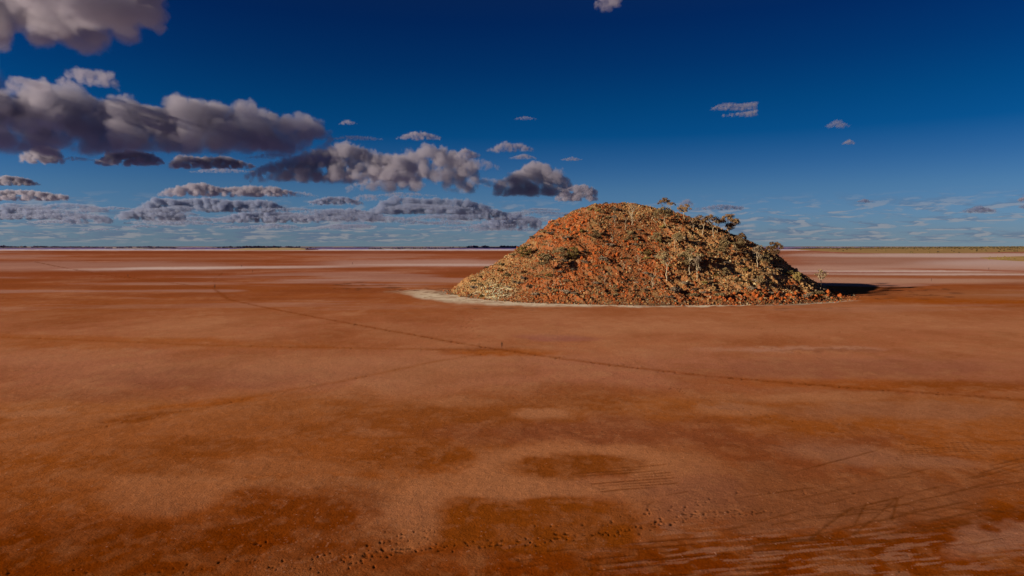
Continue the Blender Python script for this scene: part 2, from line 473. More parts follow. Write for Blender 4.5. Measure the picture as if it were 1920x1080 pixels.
trail([(1255, 726), (1310, 741), (1340, 752), (1370, 762)], 5, soil(74, 30, 6), 0.22, 0.40, 0.13, 0.05, 0.9, 0.15)
trail([(1370, 762), (1420, 776), (1480, 790), (1540, 803), (1600, 812), (1700, 822)], 6, soil(74, 30, 6), 0.4, 0.4, 0.14, 0.05, 0.85, 0.35)
trail([(1440, 764), (1500, 780), (1570, 792), (1640, 806), (1700, 818)], 7, soil(74, 30, 6), 0.5, 0.4, 0.14, 0.05, 0.8, 0.4)
trail([(860, 560), (875, 590), (880, 620), (900, 648)], 8, soil(100, 50, 20), 1.0, 0.8, 0.3, 0.04, 0.7, 0.3)
BLK = soil(34, 10, 0)
trail([(-20, 1082), (60, 1078), (180, 1074), (300, 1066), (440, 1058), (520, 1060), (620, 1045), (680, 1032), (740, 1016), (790, 1002), (815, 1002)], 9, BLK, 0.17, 0.34, 0.11, 0.06, 1.0, 0.35)
trail([(640, 1050), (700, 1040), (780, 1028), (860, 1024), (930, 1020), (1000, 1014), (1060, 1008), (1120, 1004), (1180, 998), (1230, 986), (1290, 968), (1340, 962), (1400, 962), (1440, 956)], 10, BLK, 0.15, 0.30, 0.12, 0.06, 1.0, 0.3)
trail([(700, 995), (760, 1000), (860, 998), (940, 992), (1040, 990), (1130, 984), (1200, 965), (1260, 955), (1330, 936), (1400, 924), (1460, 921), (1540, 921)], 11, BLK, 0.40, 0.3, 0.10, 0.07, 0.9, 0.35)
trail([(1540, 936), (1600, 930), (1650, 920), (1690, 908)], 13, BLK, 0.6, 0.3, 0.10, 0.07, 1.0, 0.35)
trail([(1660, 1085), (1720, 1066), (1790, 1058)], 14, BLK, 0.35, 0.3, 0.09, 0.07, 1.0, 0.2)
trail([(480, 1090), (560, 1076), (640, 1072), (720, 1066)], 15, BLK, 0.35, 0.4, 0.09, 0.07, 1.0, 0.2)
trail([(480, 1020), (520, 1014)], 16, BLK, 0.3, 0.3, 0.09, 0.07, 1.0, 0.1)
for s_, pl in ((21, [(1310, 590), (1420, 615), (1500, 627), (1560, 636), (1690, 641)]), (22, [(1390, 600), (1480, 610), (1570, 622), (1690, 640), (1800, 652)]),
               (23, [(1290, 646), (1400, 645), (1500, 643), (1620, 641)]), (24, [(1640, 578), (1700, 592), (1800, 600), (1930, 612)]),
               (25, [(1580, 585), (1680, 596), (1780, 606)]), (26, [(1350, 640), (1420, 650), (1520, 664)]), (27, [(1600, 566), (1760, 574), (1930, 586)])):
    trail(pl, s_, soil(112, 56, 22), 0.7, 0.25, 0.2, 0.04, 0.65, 0.2)
# car tracks
for i_, pl in enumerate(([(1520, 1010), (1560, 978), (1600, 950)], [(1603, 983), (1625, 943)], [(1598, 1004), (1640, 972), (1680, 934)], [(1672, 976), (1684, 932)],
        [(1613, 935), (1700, 946), (1847, 957), (1930, 960)], [(1613, 952), (1720, 964), (1850, 974)], [(1640, 998), (1780, 970), (1930, 938)], [(1660, 1002), (1800, 976), (1930, 948)],
        [(1340, 1022), (1460, 1014), (1610, 1008), (1720, 996), (1930, 962)], [(1400, 1040), (1560, 1030), (1700, 1010)],
        [(1216, 946), (1240, 930), (1290, 921)])):
    rut(pl, 40 + i_, 0.11, soil(88, 41, 12), 0.38, 0.004, 0.45)
for i_ in range(9):
    y0 = 866 + i_ * 5
    rut([(1080 + i_ * 6, y0 + 16), (1160, y0 + 12), (1250 + i_ * 3, y0 + 4)], 60 + i_, 0.12, soil(92, 42, 12), 0.45, 0.01, 0.6)
for i_ in range(10):
    y0 = 1008 + i_ * 11
    rut([(930 + i_ * 14, y0 + 34), (1100, y0 + 18), (1280, y0 + 2), (1480, y0 - 12)], 80 + i_, 0.13, soil(80, 30, 2), 0.5, 0.015, 0.7)
for i_ in range(8):
    y0 = 830 + i_ * 4
    rut([(1700 - i_ * 3, y0 + 4), (1800, y0), (1930, y0 - 6 + i_ * 2)], 100 + i_, 0.12, soil(92, 44, 16), 0.4, 0.01, 0.5)
rt_ = random.Random(9)
for i_ in range(26):                                # faint crossing tyre lines, lower right
    xa, ya = rt_.uniform(1300, 1750), rt_.uniform(925, 1060)
    L_x = rt_.uniform(180, 480); sl = rt_.uniform(-0.26, -0.06)
    rut([(xa, ya), (xa + L_x * .5, ya + sl * L_x * .5 + rt_.uniform(-4, 4)), (xa + L_x, ya + sl * L_x * 1.05)], 200 + i_, rt_.uniform(0.08, 0.13), soil(86, 39, 9), rt_.uniform(0.2, 0.42), 0.004, 0.7)
for i_ in range(4):
    y0 = 868 + i_ * 7
    rut([(1830 + i_ * 8, y0 + 12), (1880, y0), (1930, y0 - 12)], 120 + i_, 0.14, soil(90, 42, 14), 0.45, 0.01, 0.4)

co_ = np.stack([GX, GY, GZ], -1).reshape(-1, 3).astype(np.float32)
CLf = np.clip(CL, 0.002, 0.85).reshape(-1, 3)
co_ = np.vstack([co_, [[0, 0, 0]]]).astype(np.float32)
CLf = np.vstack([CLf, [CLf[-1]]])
ii, jj = np.meshgrid(np.arange(NR - 1), np.arange(NP), indexing='ij')
a0 = ii * NP + jj; b0 = ii * NP + (jj + 1) % NP
quads = np.stack([a0, b0, b0 + NP, a0 + NP], -1).reshape(-1, 4)[:, ::-1]
last = (NR - 1) * NP
fan = np.stack([np.full(NP, NR * NP), last + (np.arange(NP) + 1) % NP, last + np.arange(NP)], -1)

def np_mesh(name, co, faces_list, colors=None, smooth=True):
    """one mesh from numpy arrays; faces_list holds arrays of one face size each"""
    me = bpy.data.meshes.new(name)
    me.vertices.add(len(co))
    me.vertices.foreach_set('co', np.asarray(co, np.float32).ravel())
    tot = sum(f.size for f in faces_list)
    nf = sum(len(f) for f in faces_list)
    me.loops.add(tot)
    me.loops.foreach_set('vertex_index', np.concatenate([f.ravel() for f in faces_list]).astype(np.int32))
    me.polygons.add(nf)
    sizes = np.concatenate([np.full(len(f), f.shape[1]) for f in faces_list])
    starts = np.concatenate([[0], np.cumsum(sizes)[:-1]])
    me.polygons.foreach_set('loop_start', starts.astype(np.int32))
    me.polygons.foreach_set('use_smooth', np.full(nf, smooth))
    if colors is not None:
        at = me.color_attributes.new('tone', 'FLOAT_COLOR', 'POINT')
        c4 = np.ones((len(co), 4), np.float32); c4[:, :3] = colors
        at.data.foreach_set('color', c4.ravel())
    me.update(calc_edges=True)
    return me

def material(name, rough=0.95, spec=0.1):
    m = bpy.data.materials.new(name)
    m.use_nodes = True
    b = m.node_tree.nodes['Principled BSDF']
    b.inputs['Roughness'].default_value = rough
    b.inputs['Specular IOR Level'].default_value = spec
    return m, NT(m.node_tree), b

mud, g, b = material('red lake mud', 1.0, 0.0)
at = g.n('ShaderNodeAttribute', attribute_name='tone')
gp = g.n('ShaderNodeNewGeometry').outputs['Position']
f1 = g.noise(gp, 7.0, 4, 0.7)
f2 = g.noise(gp, 1.3, 5, 0.6)
f3 = g.noise(gp, 0.25, 4, 0.6)
c = g.mix(1.0, at.outputs['Color'], g.vm('ADD', (0, 0, 0), (1, 1, 1)), 'MULTIPLY')
f4 = g.noise(gp, 2.8, 4, 0.75)
k = g.m('ADD', g.m('MULTIPLY', f1, 0.9), g.m('ADD', g.m('MULTIPLY', f2, 0.30), g.m('ADD', g.m('MULTIPLY', f4, 0.75), g.m('MULTIPLY', f3, 0.20))))
k = g.m('ADD', k, -0.075)
c = g.vm('SCALE', at.outputs['Color'], scale=k)
vor = g.n('ShaderNodeTexVoronoi')
vor.inputs['Scale'].default_value = 2.6
g.t.links.new(gp, vor.inputs['Vector'])
fleck = g.m('MULTIPLY', g.step(vor.outputs['Distance'], 0.22, 0.10), g.step(f2, 0.50, 0.62))
c = g.mix(g.m('MULTIPLY', fleck, 0.38), c, (*soil(176, 124, 96), 1))
g.t.links.new(c, b.inputs['Base Color'])
bump = g.n('ShaderNodeBump')
bump.inputs['Strength'].default_value = 0.75
bump.inputs['Distance'].default_value = 0.05
g.t.links.new(g.m('ADD', f1, g.m('MULTIPLY', f2, 1.6)), bump.inputs['Height'])
g.t.links.new(bump.outputs[0], b.inputs['Normal'])

def link(name, me, mat=None, parent=None, **props):
    ob = bpy.data.objects.new(name, me)
    COL.objects.link(ob)
    if mat is not None and me is not None and not me.materials:
        me.materials.append(mat)
    if parent is not None:
        ob.parent = parent
    for k_, v_ in props.items():
        ob[k_] = v_
    return ob

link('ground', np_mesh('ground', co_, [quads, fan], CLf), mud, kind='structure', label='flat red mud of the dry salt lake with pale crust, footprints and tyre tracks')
# ------------------------------------------------------------------ the mound
HC = Vector((45.0, 266.0))
foot_px = [(845, 547), (858, 553), (900, 560), (940, 564), (1000, 567.5), (1100, 570.5), (1180, 572), (1250, 572.5), (1330, 572), (1400, 571.5), (1500, 568.5), (1560, 565), (1592, 560), (1586, 551), (1572, 545)]
foot = [ground_at(*p) for p in foot_px] + [(122, 300), (104, 318), (70, 330), (35, 332), (5, 320), (-15, 302)]
fa = np.array([math.atan2(p[1] - HC.y, p[0] - HC.x) for p in foot])
fr = np.array([math.hypot(p[1] - HC.y, p[0] - HC.x) for p in foot])
o_ = np.argsort(fa); fa, fr = fa[o_], fr[o_]
fa = np.concatenate([fa - 2 * math.pi, fa, fa + 2 * math.pi]); fr = np.concatenate([fr, fr, fr])
PLr = [0, 0.1, 0.21, 0.32, 0.41, 0.52, 0.63, 0.76, 0.89, 1.0, 1.3]; PLz = [35.4, 35.3, 33.88, 31.2, 27.2, 22.0, 16.1, 10.6, 5.3, 0.2, -6.0]
PRr = [0, 0.086, 0.215, 0.37, 0.45, 0.54, 0.61, 0.69, 0.75, 0.87, 0.95, 1.0, 1.3]; PRz = [35.4, 34.4, 31.3, 26.1, 23.1, 19.8, 17.2, 13.2, 9.0, 3.4, 1.2, 0.2, -6.0]
PFr = [0, .12, .25, .4, .55, .7, .82, .92, 1.0, 1.3]; PFz = [35.2, 33.5, 29.8, 24.0, 17.6, 11.2, 6.4, 2.6, 0.1, -6]

def hill_z(x, y, detail=True):
    x = np.asarray(x, np.float64); y = np.asarray(y, np.float64)
    th = np.arctan2(y - HC.y, x - HC.x)
    rf = np.interp(th, fa, fr)
    rf = rf * (1 + 0.05 * (fbm(x / 9.0, y / 9.0, 201, 3) - 0.5))
    r = np.hypot(x - HC.x, y - HC.y) / rf
    c = np.cos(th)
    wl, wr = np.clip(-c, 0, 1) ** 1.5, np.clip(c, 0, 1) ** 1.5
    z = np.interp(r, PLr, PLz) * wl + np.interp(r, PRr, PRz) * wr + np.interp(r, PFr, PFz) * (1 - wl - wr)
    if detail:
        env = sstep(1.04 - r, 0.0, 0.12)
        a = fbm(x / 14.0, y / 14.0, 211, 3) - 0.5
        # rock ribs run slantwise down the face
        u, v = (x * 0.8 + y * 0.6), (-x * 0.6 + y * 0.8)
        ridge = 1 - np.abs(2 * fbm(u / 3.2, v / 8.0, 221, 4) - 1) * 2.2
        rz = fbm(x / 20.0, y / 20.0, 231, 3)
        ridge = np.clip(ridge, 0, 1) * sstep(rz, 0.40, 0.62)
        b = fbm(x / 2.4, y / 2.4, 241, 4) - 0.5
        d = fbm(x / 0.8, y / 0.8, 251, 3) - 0.5
        z = z + env * (a * 1.5 + ridge * 1.25 * sstep(r, 0.1, 0.3) + b * 0.85 + d * 0.5) - 0.4 * env
    return z

def photo_px(x, y, z):
    cz = y * math.cos(PITCH) - (z - H) * math.sin(PITCH)
    cv = y * math.sin(PITCH) + (z - H) * math.cos(PITCH)
    return 960 + F * x / cz, 540 - F * cv / cz

def on_hill(px, py):
    """the first point of the mound that the line of sight through a photo pixel meets"""
    d = ray(px, py)
    t = np.arange(195, 345, 0.25)
    X, Y, Z = d.x * t, d.y * t, H + d.z * t
    hz = hill_z(X, Y)
    k = np.nonzero((Z <= hz) & (hz > -0.5))[0]
    if len(k) == 0:
        k = [int(np.argmin(Z - hz))]
    k = k[0]
    return float(X[k]), float(Y[k]), float(hz[k])

HL = LEVEL * 2.08
def stone(r_, g_, b_):
    return lin((r_, g_, b_)) / HL
RED = stone(172, 80, 34); RUST = stone(154, 76, 38); TANR = stone(174, 124, 76); CREAMR = stone(190, 156, 110); EARTH = stone(134, 78, 44); OLIVE = stone(128, 98, 58); GREYR = stone(158, 126, 94); DARKR = stone(104, 62, 38)

def pm(px, py, cx, cy_, rx, ry_, soft=0.5):
    q = np.sqrt(((px - cx) / rx) ** 2 + ((py - cy_) / ry_) ** 2)
    return 1 - sstep(q, 1 - soft, 1 + soft)

def zone(x, y, z):
    """tan share and red share of the stone at each point"""
    px, py = photo_px(x, y, z)
    nn = fbm(x / 7.0, y / 7.0, 261, 4)
    px = px + (nn - 0.5) * 110; py = py + (fbm(x / 5.0, z / 5.0, 263, 4) - 0.5) * 80
    tan = np.maximum.reduce([pm(px, py, 890, 538, 56, 24), pm(px, py, 960, 500, 40, 40) * 0.7, pm(px, py, 1435, 508, 85, 42), pm(px, py, 1320, 445, 90, 30) * 0.8,
                             pm(px, py, 1215, 392, 80, 20) * 0.75, pm(px, py, 1310, 520, 80, 26) * 0.55, pm(px, py, 1490, 530, 60, 22)])
    red = np.maximum.reduce([pm(px, py, 1060, 428, 45, 26), pm(px, py, 1120, 490, 60, 30), pm(px, py, 1190, 460, 70, 22) * 0.8, pm(px, py, 1100, 460, 50, 30) * 0.8,
                             pm(px, py, 1430, 557, 110, 12), pm(px, py, 1550, 556, 50, 9), pm(px, py, 1150, 500, 50, 20), pm(px, py, 1250, 505, 60, 26) * 0.7, pm(px, py, 1080, 540, 110, 22) * 0.55,
                             pm(px, py, 895, 516, 18, 9) * 0.9, pm(px, py, 1230, 550, 110, 16) * 0.6])
    red = red * sstep(nn, 0.36, 0.55) * (0.35 + 0.65 * sstep(fbm(x / 2.2, y / 2.2 + z / 3.0, 267, 3), 0.42, 0.58))
    return np.clip(tan, 0, 1), np.clip(red, 0, 1), nn

hx = np.arange(-34, 136, 0.36); hy = np.arange(198, 338, 0.42)
HX, HY = np.meshgrid(hx, hy)
HZ = hill_z(HX, HY)
tn, rd, nn_ = zone(HX, HY, HZ)
cl = EARTH[None, None, :] * np.ones(HX.shape)[..., None]
def mixc(c, m, col):
    m = np.clip(m, 0, 1)[..., None]
    return c * (1 - m) + col * m
k1 = fbm(HX / 1.6, HY / 1.6, 271, 4); k2 = fbm(HX / 0.7, HY / 0.7, 275, 3)
cl = mixc(cl, sstep(k1, 0.5, 0.7) * 0.6, RUST)
cl = mixc(cl, sstep(-k1, -0.48, -0.3) * 0.5, OLIVE)
cl = mixc(cl, tn * 0.6, TANR)
cl = mixc(cl, rd * 0.75, RED)
ppx, ppy = photo_px(HX, HY, HZ)
cl = mixc(cl, pm(ppx + (k1 - .5) * 40, ppy + (k2 - .5) * 20, 925, 546, 30, 15, 0.6) * 0.9, stone(196, 180, 142))
cl = mixc(cl, sstep(k2, 0.58, 0.74) * 0.4, GREYR)
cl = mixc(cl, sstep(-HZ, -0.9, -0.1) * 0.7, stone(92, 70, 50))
hnx, hny = len(hx), len(hy)
ii, jj = np.meshgrid(np.arange(hny - 1), np.arange(hnx - 1), indexing='ij')
a0 = ii * hnx + jj
hq = np.stack([a0, a0 + 1, a0 + 1 + hnx, a0 + hnx], -1).reshape(-1, 4)
keep = (np.maximum.reduce([HZ.ravel()[hq[:, k]] for k in range(4)]) > -0.6)
hq = hq[keep]
used = np.zeros(hnx * hny, bool); used[hq.ravel()] = True
remap = np.cumsum(used) - 1
hco = np.stack([HX, HY, HZ], -1).reshape(-1, 3)[used]
hq = remap[hq]

rockmat, g, b = material('weathered ironstone', 0.95, 0.1)
at = g.n('ShaderNodeAttribute', attribute_name='tone')
gp = g.n('ShaderNodeNewGeometry').outputs['Position']
f1 = g.noise(gp, 2.6, 6, 0.7); f2 = g.noise(gp, 9.0, 3, 0.7)
kk = g.m('ADD', g.m('ADD', g.m('MULTIPLY', f1, 1.0), g.m('MULTIPLY', f2, 0.5)), 0.25)
g.t.links.new(g.vm('SCALE', at.outputs['Color'], scale=kk), b.inputs['Base Color'])
bump = g.n('ShaderNodeBump')
bump.inputs['Strength'].default_value = 0.8
bump.inputs['Distance'].default_value = 0.25
g.t.links.new(g.m('ADD', f1, g.m('MULTIPLY', f2, 0.3)), bump.inputs['Height'])
g.t.links.new(bump.outputs[0], b.inputs['Normal'])
hill = link('hill', np_mesh('hill', hco, [hq], cl.reshape(-1, 3)[used], smooth=False), rockmat, kind='structure',
            label='steep rounded red and tan rocky mound rising alone from the dry lake')

# stones: convex angular shapes cut from a sphere
def ico(sub):
    import bmesh
    bm = bmesh.new()
    bmesh.ops.create_icosphere(bm, subdivisions=sub, radius=1.0)
    co = np.array([v.co[:] for v in bm.verts]); fc = np.array([[v.index for v in f.verts] for f in bm.faces])
    bm.free()
    return co, fc

def cut_stone(seed, sub):
    rs = np.random.RandomState(seed)
    co, fc = ico(sub)
    co = co * (1 + rs.uniform(-0.12, 0.12, (len(co), 1)))
    for _ in range(7):
        n = rs.normal(size=3); n /= np.linalg.norm(n)
        dd = rs.uniform(0.35, 0.8)
        s = np.maximum(co @ n - dd, 0)
        co = co - s[:, None] * n
    co = co * np.array([1.0, rs.uniform(0.6, 0.9), rs.uniform(0.55, 1.0)])
    return co, fc

def rand_rot(rs, n, tilt=0.9):
    a = rs.uniform(0, 2 * math.pi, n); t = rs.normal(0, tilt, n); b_ = rs.uniform(0, 2 * math.pi, n)
    ca, sa, ct, st, cb, sb = np.cos(a), np.sin(a), np.cos(t), np.sin(t), np.cos(b_), np.sin(b_)
    Rz = np.zeros((n, 3, 3)); Rz[:, 0, 0] = ca; Rz[:, 0, 1] = -sa; Rz[:, 1, 0] = sa; Rz[:, 1, 1] = ca; Rz[:, 2, 2] = 1
    Rx = np.zeros((n, 3, 3)); Rx[:, 0, 0] = 1; Rx[:, 1, 1] = ct; Rx[:, 1, 2] = -st; Rx[:, 2, 1] = st; Rx[:, 2, 2] = ct
    Rb = np.zeros((n, 3, 3)); Rb[:, 0, 0] = cb; Rb[:, 0, 1] = -sb; Rb[:, 1, 0] = sb; Rb[:, 1, 1] = cb; Rb[:, 2, 2] = 1
    return Rb @ Rx @ Rz

protos = [cut_stone(900 + i, 1 if i < 0 else 1) for i in range(6)]
small = [cut_stone(950 + i, 0) for i in range(0)]
ico0 = None
def low_stone(seed):
    rs = np.random.RandomState(seed)
    t = (1 + 5 ** 0.5) / 2
    v = np.array([(-1, t, 0), (1, t, 0), (-1, -t, 0), (1, -t, 0), (0, -1, t), (0, 1, t), (0, -1, -t), (0, 1, -t), (t, 0, -1), (t, 0, 1), (-t, 0, -1), (-t, 0, 1)]) / 1.9
    f = np.array([(0, 11, 5), (0, 5, 1), (0, 1, 7), (0, 7, 10), (0, 10, 11), (1, 5, 9), (5, 11, 4), (11, 10, 2), (10, 7, 6), (7, 1, 8), (3, 9, 4), (3, 4, 2), (3, 2, 6), (3, 6, 8), (3, 8, 9), (4, 9, 5), (2, 4, 11), (6, 2, 10), (8, 6, 7), (9, 8, 1)])
    for _ in range(5):
        n = rs.normal(size=3); n /= np.linalg.norm(n)
        s = np.maximum(v @ n - rs.uniform(0.35, 0.75), 0)
        v = v - s[:, None] * n
    return v * np.array([1, rs.uniform(.6, .95), rs.uniform(.5, .95)]), f

def tones(rs, x, y, z):
    tn, rd, nn = zone(x, y, z)
    n = len(x)
    u = rs.uniform(0, 1, n)
    base = np.where((u < 0.38)[:, None], RUST, np.where((u < 0.68)[:, None], EARTH, np.where((u < 0.78)[:, None], TANR, np.where((u < 0.88)[:, None], GREYR, DARKR))))
    v = rs.uniform(0, 1, n)
    base = np.where((v < tn * 0.6)[:, None], np.where((u < 0.82)[:, None], TANR, CREAMR), base)
    base = np.where((rs.uniform(0, 1, n) < rd * 0.75)[:, None], np.where((u < 0.6)[:, None], RED, RUST), base)
    return base * rs.uniform(0.65, 1.2, (n, 1))

def scatter_stones(name, n, smin, smax, seed, power=2.2, zmax_front=True, foot_only=False):
    rs = np.random.RandomState(seed)
    if foot_only:
        th = rs.uniform(-math.pi, math.pi, n * 2)
        rr_ = np.interp(th, fa, fr) * (1 + np.abs(rs.normal(0, 0.022, n * 2)) * rs.choice([-1, 1, 1], n * 2))
    else:
        th = rs.uniform(-math.pi, math.pi, n * 2)
        th = np.where(rs.uniform(0, 1, n * 2) < 0.72, -np.abs(th), th)
        rr_ = np.interp(th, fa, fr) * np.sqrt(rs.uniform(0, 1, n * 2)) * 1.0
    x, y = HC.x + rr_ * np.cos(th), HC.y + rr_ * np.sin(th)
    z = hill_z(x, y)
    tn, rd, nn = zone(x, y, z)
    ok = rs.uniform(0, 1, len(x)) < (0.55 + 0.45 * np.maximum(tn, rd))
    x, y, z = x[ok][:n], y[ok][:n], z[ok][:n]
    if foot_only:
        z = np.maximum(z, 0.0)
    n = len(x)
    s = smin + (smax - smin) * rs.uniform(0, 1, n) ** power
    RT = rand_rot(rs, n)
    cols = tones(rs, x, y, z)
    COs, FCs, CCs = [], [], []
    kinds = [low_stone(seed + 31 * i) for i in range(8)]
    pick = rs.randint(0, 8, n)
    base = 0
    for k in range(8):
        m = pick == k
        v, f = kinds[k]
        cnt = m.sum()
        P = np.einsum('nij,vj->nvi', RT[m], v) * (s[m][:, None, None] * 0.62)
        P[..., 0] += x[m][:, None]; P[..., 1] += y[m][:, None]; P[..., 2] += (z[m] + s[m] * 0.10)[:, None]
        COs.append(P.reshape(-1, 3)); CCs.append(np.repeat(cols[m], len(v), 0))
        FCs.append((f[None] + (base + np.arange(cnt) * len(v))[:, None, None]).reshape(-1, 3))
        base += cnt * len(v)
    return link(name, np_mesh(name, np.vstack(COs), [np.vstack(FCs)], np.vstack(CCs), smooth=False), rockmat, parent=hill, kind='stuff')

scatter_stones('scree', 42000, 0.24, 0.95, 11, 2.5)
scatter_stones('rubble', 2600, 0.15, 0.9, 12, 2.0, foot_only=True)

# the larger blocks, each an object of its own under the hill
big_meshes = []
for pi_ in range(6):
    for ti, tone in enumerate((RED, RUST, TANR, GREYR)):
        v, f = protos[pi_]
        me = np_mesh('rock', v, [f], np.tile(tone * (0.9 + 0.05 * pi_), (len(v), 1)), smooth=False)
        me.materials.append(rockmat)
        big_meshes.append((pi_, ti, me))
rnd = random.Random(77)
spots = []
def add_spots(n, x0, x1, y0, y1, s0, s1, tone):
    for _ in range(n):
        spots.append((rnd.uniform(x0, x1), rnd.uniform(y0, y1), rnd.uniform(s0, s1), tone))
for i in range(46):                                # the broken ledge along the right foot
    px_ = 1345 + (i + rnd.random()) / 46 * 232
    spots.append((px_, 560 - (px_ - 1345) / 232 * 3 + rnd.uniform(-7, 5), rnd.uniform(1.1, 2.1), 0 if rnd.random() < 0.75 else 1))
add_spots(26, 1030, 1100, 405, 445, 0.9, 1.9, 0); add_spots(22, 1085, 1165, 470, 515, 0.9, 1.9, 0)
add_spots(14, 1160, 1240, 440, 480, 0.8, 1.7, 0); add_spots(20, 960, 1070, 440, 500, 0.8, 1.5, 1)
add_spots(24, 1120, 1345, 545, 566, 0.8, 1.6, 1); add_spots(24, 1000, 1180, 525, 563, 0.7, 1.4, 1)
add_spots(26, 1370, 1500, 480, 540, 0.7, 1.4, 2); add_spots(16, 1250, 1380, 420, 470, 0.7, 1.3, 2)
add_spots(16, 860, 950, 510, 556, 0.7, 1.3, 2); add_spots(12, 1120, 1230, 385, 420, 0.7, 1.2, 3); add_spots(20, 1200, 1350, 480, 545, 0.8, 1.5, 1)
for px_, py_, s_, tone in spots:
    x, y, z = on_hill(px_, py_)
    me = rnd.choice([m for (_, t, m) in big_meshes if t == tone])
    r_ = link('rock', me, parent=hill)
    r_.location = (x, y, z + s_ * 0.12)
    r_.scale = (s_ * rnd.uniform(.45, .65), s_ * rnd.uniform(.45, .65), s_ * rnd.uniform(.4, .75))
    r_.rotation_euler = (rnd.gauss(0, .35), rnd.gauss(0, .35), rnd.uniform(0, 6.3))
# ------------------------------------------------------------------ plants
def leaf_material(name, c1, c2, rough=0.8):
    m, g, b = material(name, rough, 0.15)
    oi = g.n('ShaderNodeObjectInfo')
    gp = g.n('ShaderNodeTexCoord').outputs['Object']
    nz = g.noise(gp, 9.0, 3, 0.7)
    f = g.m('ADD', g.m('MULTIPLY', oi.outputs['Random'], 0.45), g.m('MULTIPLY', g.m('SUBTRACT', nz, 0.25), 1.1), clamp=True)
    g.t.links.new(g.mix(f, (*c1, 1), (*c2, 1)), b.inputs['Base Color'])
    return m

HL2 = LEVEL * 2.2
leafA = leaf_material('olive brown mulga foliage', lin((122, 86, 56)) / HL2, lin((172, 126, 86)) / HL2)
leafB = leaf_material('grey olive foliage', lin((122, 94, 60)) / HL2, lin((172, 136, 92)) / HL2)
leafC = leaf_material('grey saltbush foliage', lin((112, 88, 68)) / HL2, lin((160, 128, 102)) / HL2)
leafD = leaf_material('green wattle foliage', lin((124, 98, 50)) / HL2, lin((176, 140, 78)) / HL2)
barkP, g, b = material('pale dry bark', 0.9, 0.1)
b.inputs['Base Color'].default_value = (*(lin((196, 164, 130)) / HL2), 1)
nz = g.noise(g.n('ShaderNodeTexCoord').outputs['Object'], 30, 3, .6)
g.t.links.new(g.mix(nz, (*(lin((150, 112, 80)) / HL2), 1), (*(lin((206, 178, 144)) / HL2), 1)), b.inputs['Base Color'])
barkD, g, b = material('dark bark', 0.9, 0.1)
nz = g.noise(g.n('ShaderNodeTexCoord').outputs['Object'], 30, 3, .6)
g.t.links.new(g.mix(nz, (*(lin((80, 52, 36)) / HL2), 1), (*(lin((134, 96, 66)) / HL2), 1)), b.inputs['Base Color'])

def tube(pts, radii, sides=5):
    """tapered limb through points"""
    co, fc = [], []
    n = len(pts)
    for i, (p, r) in enumerate(zip(pts, radii)):
        a = Vector(pts[min(i + 1, n - 1)]) - Vector(pts[max(i - 1, 0)])
        a.normalize()
        u = a.orthogonal().normalized(); v = a.cross(u)
        for s in range(sides):
            t = 2 * math.pi * s / sides
            co.append(Vector(p) + (u * math.cos(t) + v * math.sin(t)) * r)
    for i in range(n - 1):
        for s in range(sides):
            fc.append((i * sides + s, i * sides + (s + 1) % sides, (i + 1) * sides + (s + 1) % sides, (i + 1) * sides + s))
    fc.append(tuple((n - 1) * sides + s for s in range(sides)))
    return co, fc

class Acc:
    def __init__(s): s.co, s.fc = [], []
    def add(s, cf):
        k = len(s.co)
        s.co += [tuple(c) for c in cf[0]]
        s.fc += [tuple(i + k for i in f) for f in cf[1]]
    def mesh(s, name, mat):
        me = bpy.data.meshes.new(name)
        me.from_pydata(s.co, [], s.fc)
        me.materials.append(mat)
        me.update()
        return me

def crooked(rnd, a, b, n=4, wob=0.04):
    a, b = Vector(a), Vector(b)
    L = (b - a).length
    return [a + (b - a) * (i / n) + (Vector((rnd.gauss(0, 1), rnd.gauss(0, 1), rnd.gauss(0, .5))) * wob * L * (1 if 0 < i < n else 0)) for i in range(n + 1)]

def leaf_cloud(rnd, acc, centre, rx, rz, n, size):
    c = Vector(centre)
    for _ in range(n):
        d = Vector((rnd.gauss(0, 1), rnd.gauss(0, 1), rnd.gauss(0, 1))).normalized() * (rnd.random() ** 0.4)
        p = c + Vector((d.x * rx, d.y * rx, d.z * rz))
        u = Vector((rnd.gauss(0, 1), rnd.gauss(0, 1), rnd.gauss(0, 1))).normalized()
        v = u.orthogonal().normalized()
        s = size * rnd.uniform(0.6, 1.3)
        u, v = u * s, v * s * 0.55
        k = len(acc.co)
        acc.co += [tuple(p - u), tuple(p + v), tuple(p + u), tuple(p - v)]
        acc.fc.append((k, k + 1, k + 2, k + 3))

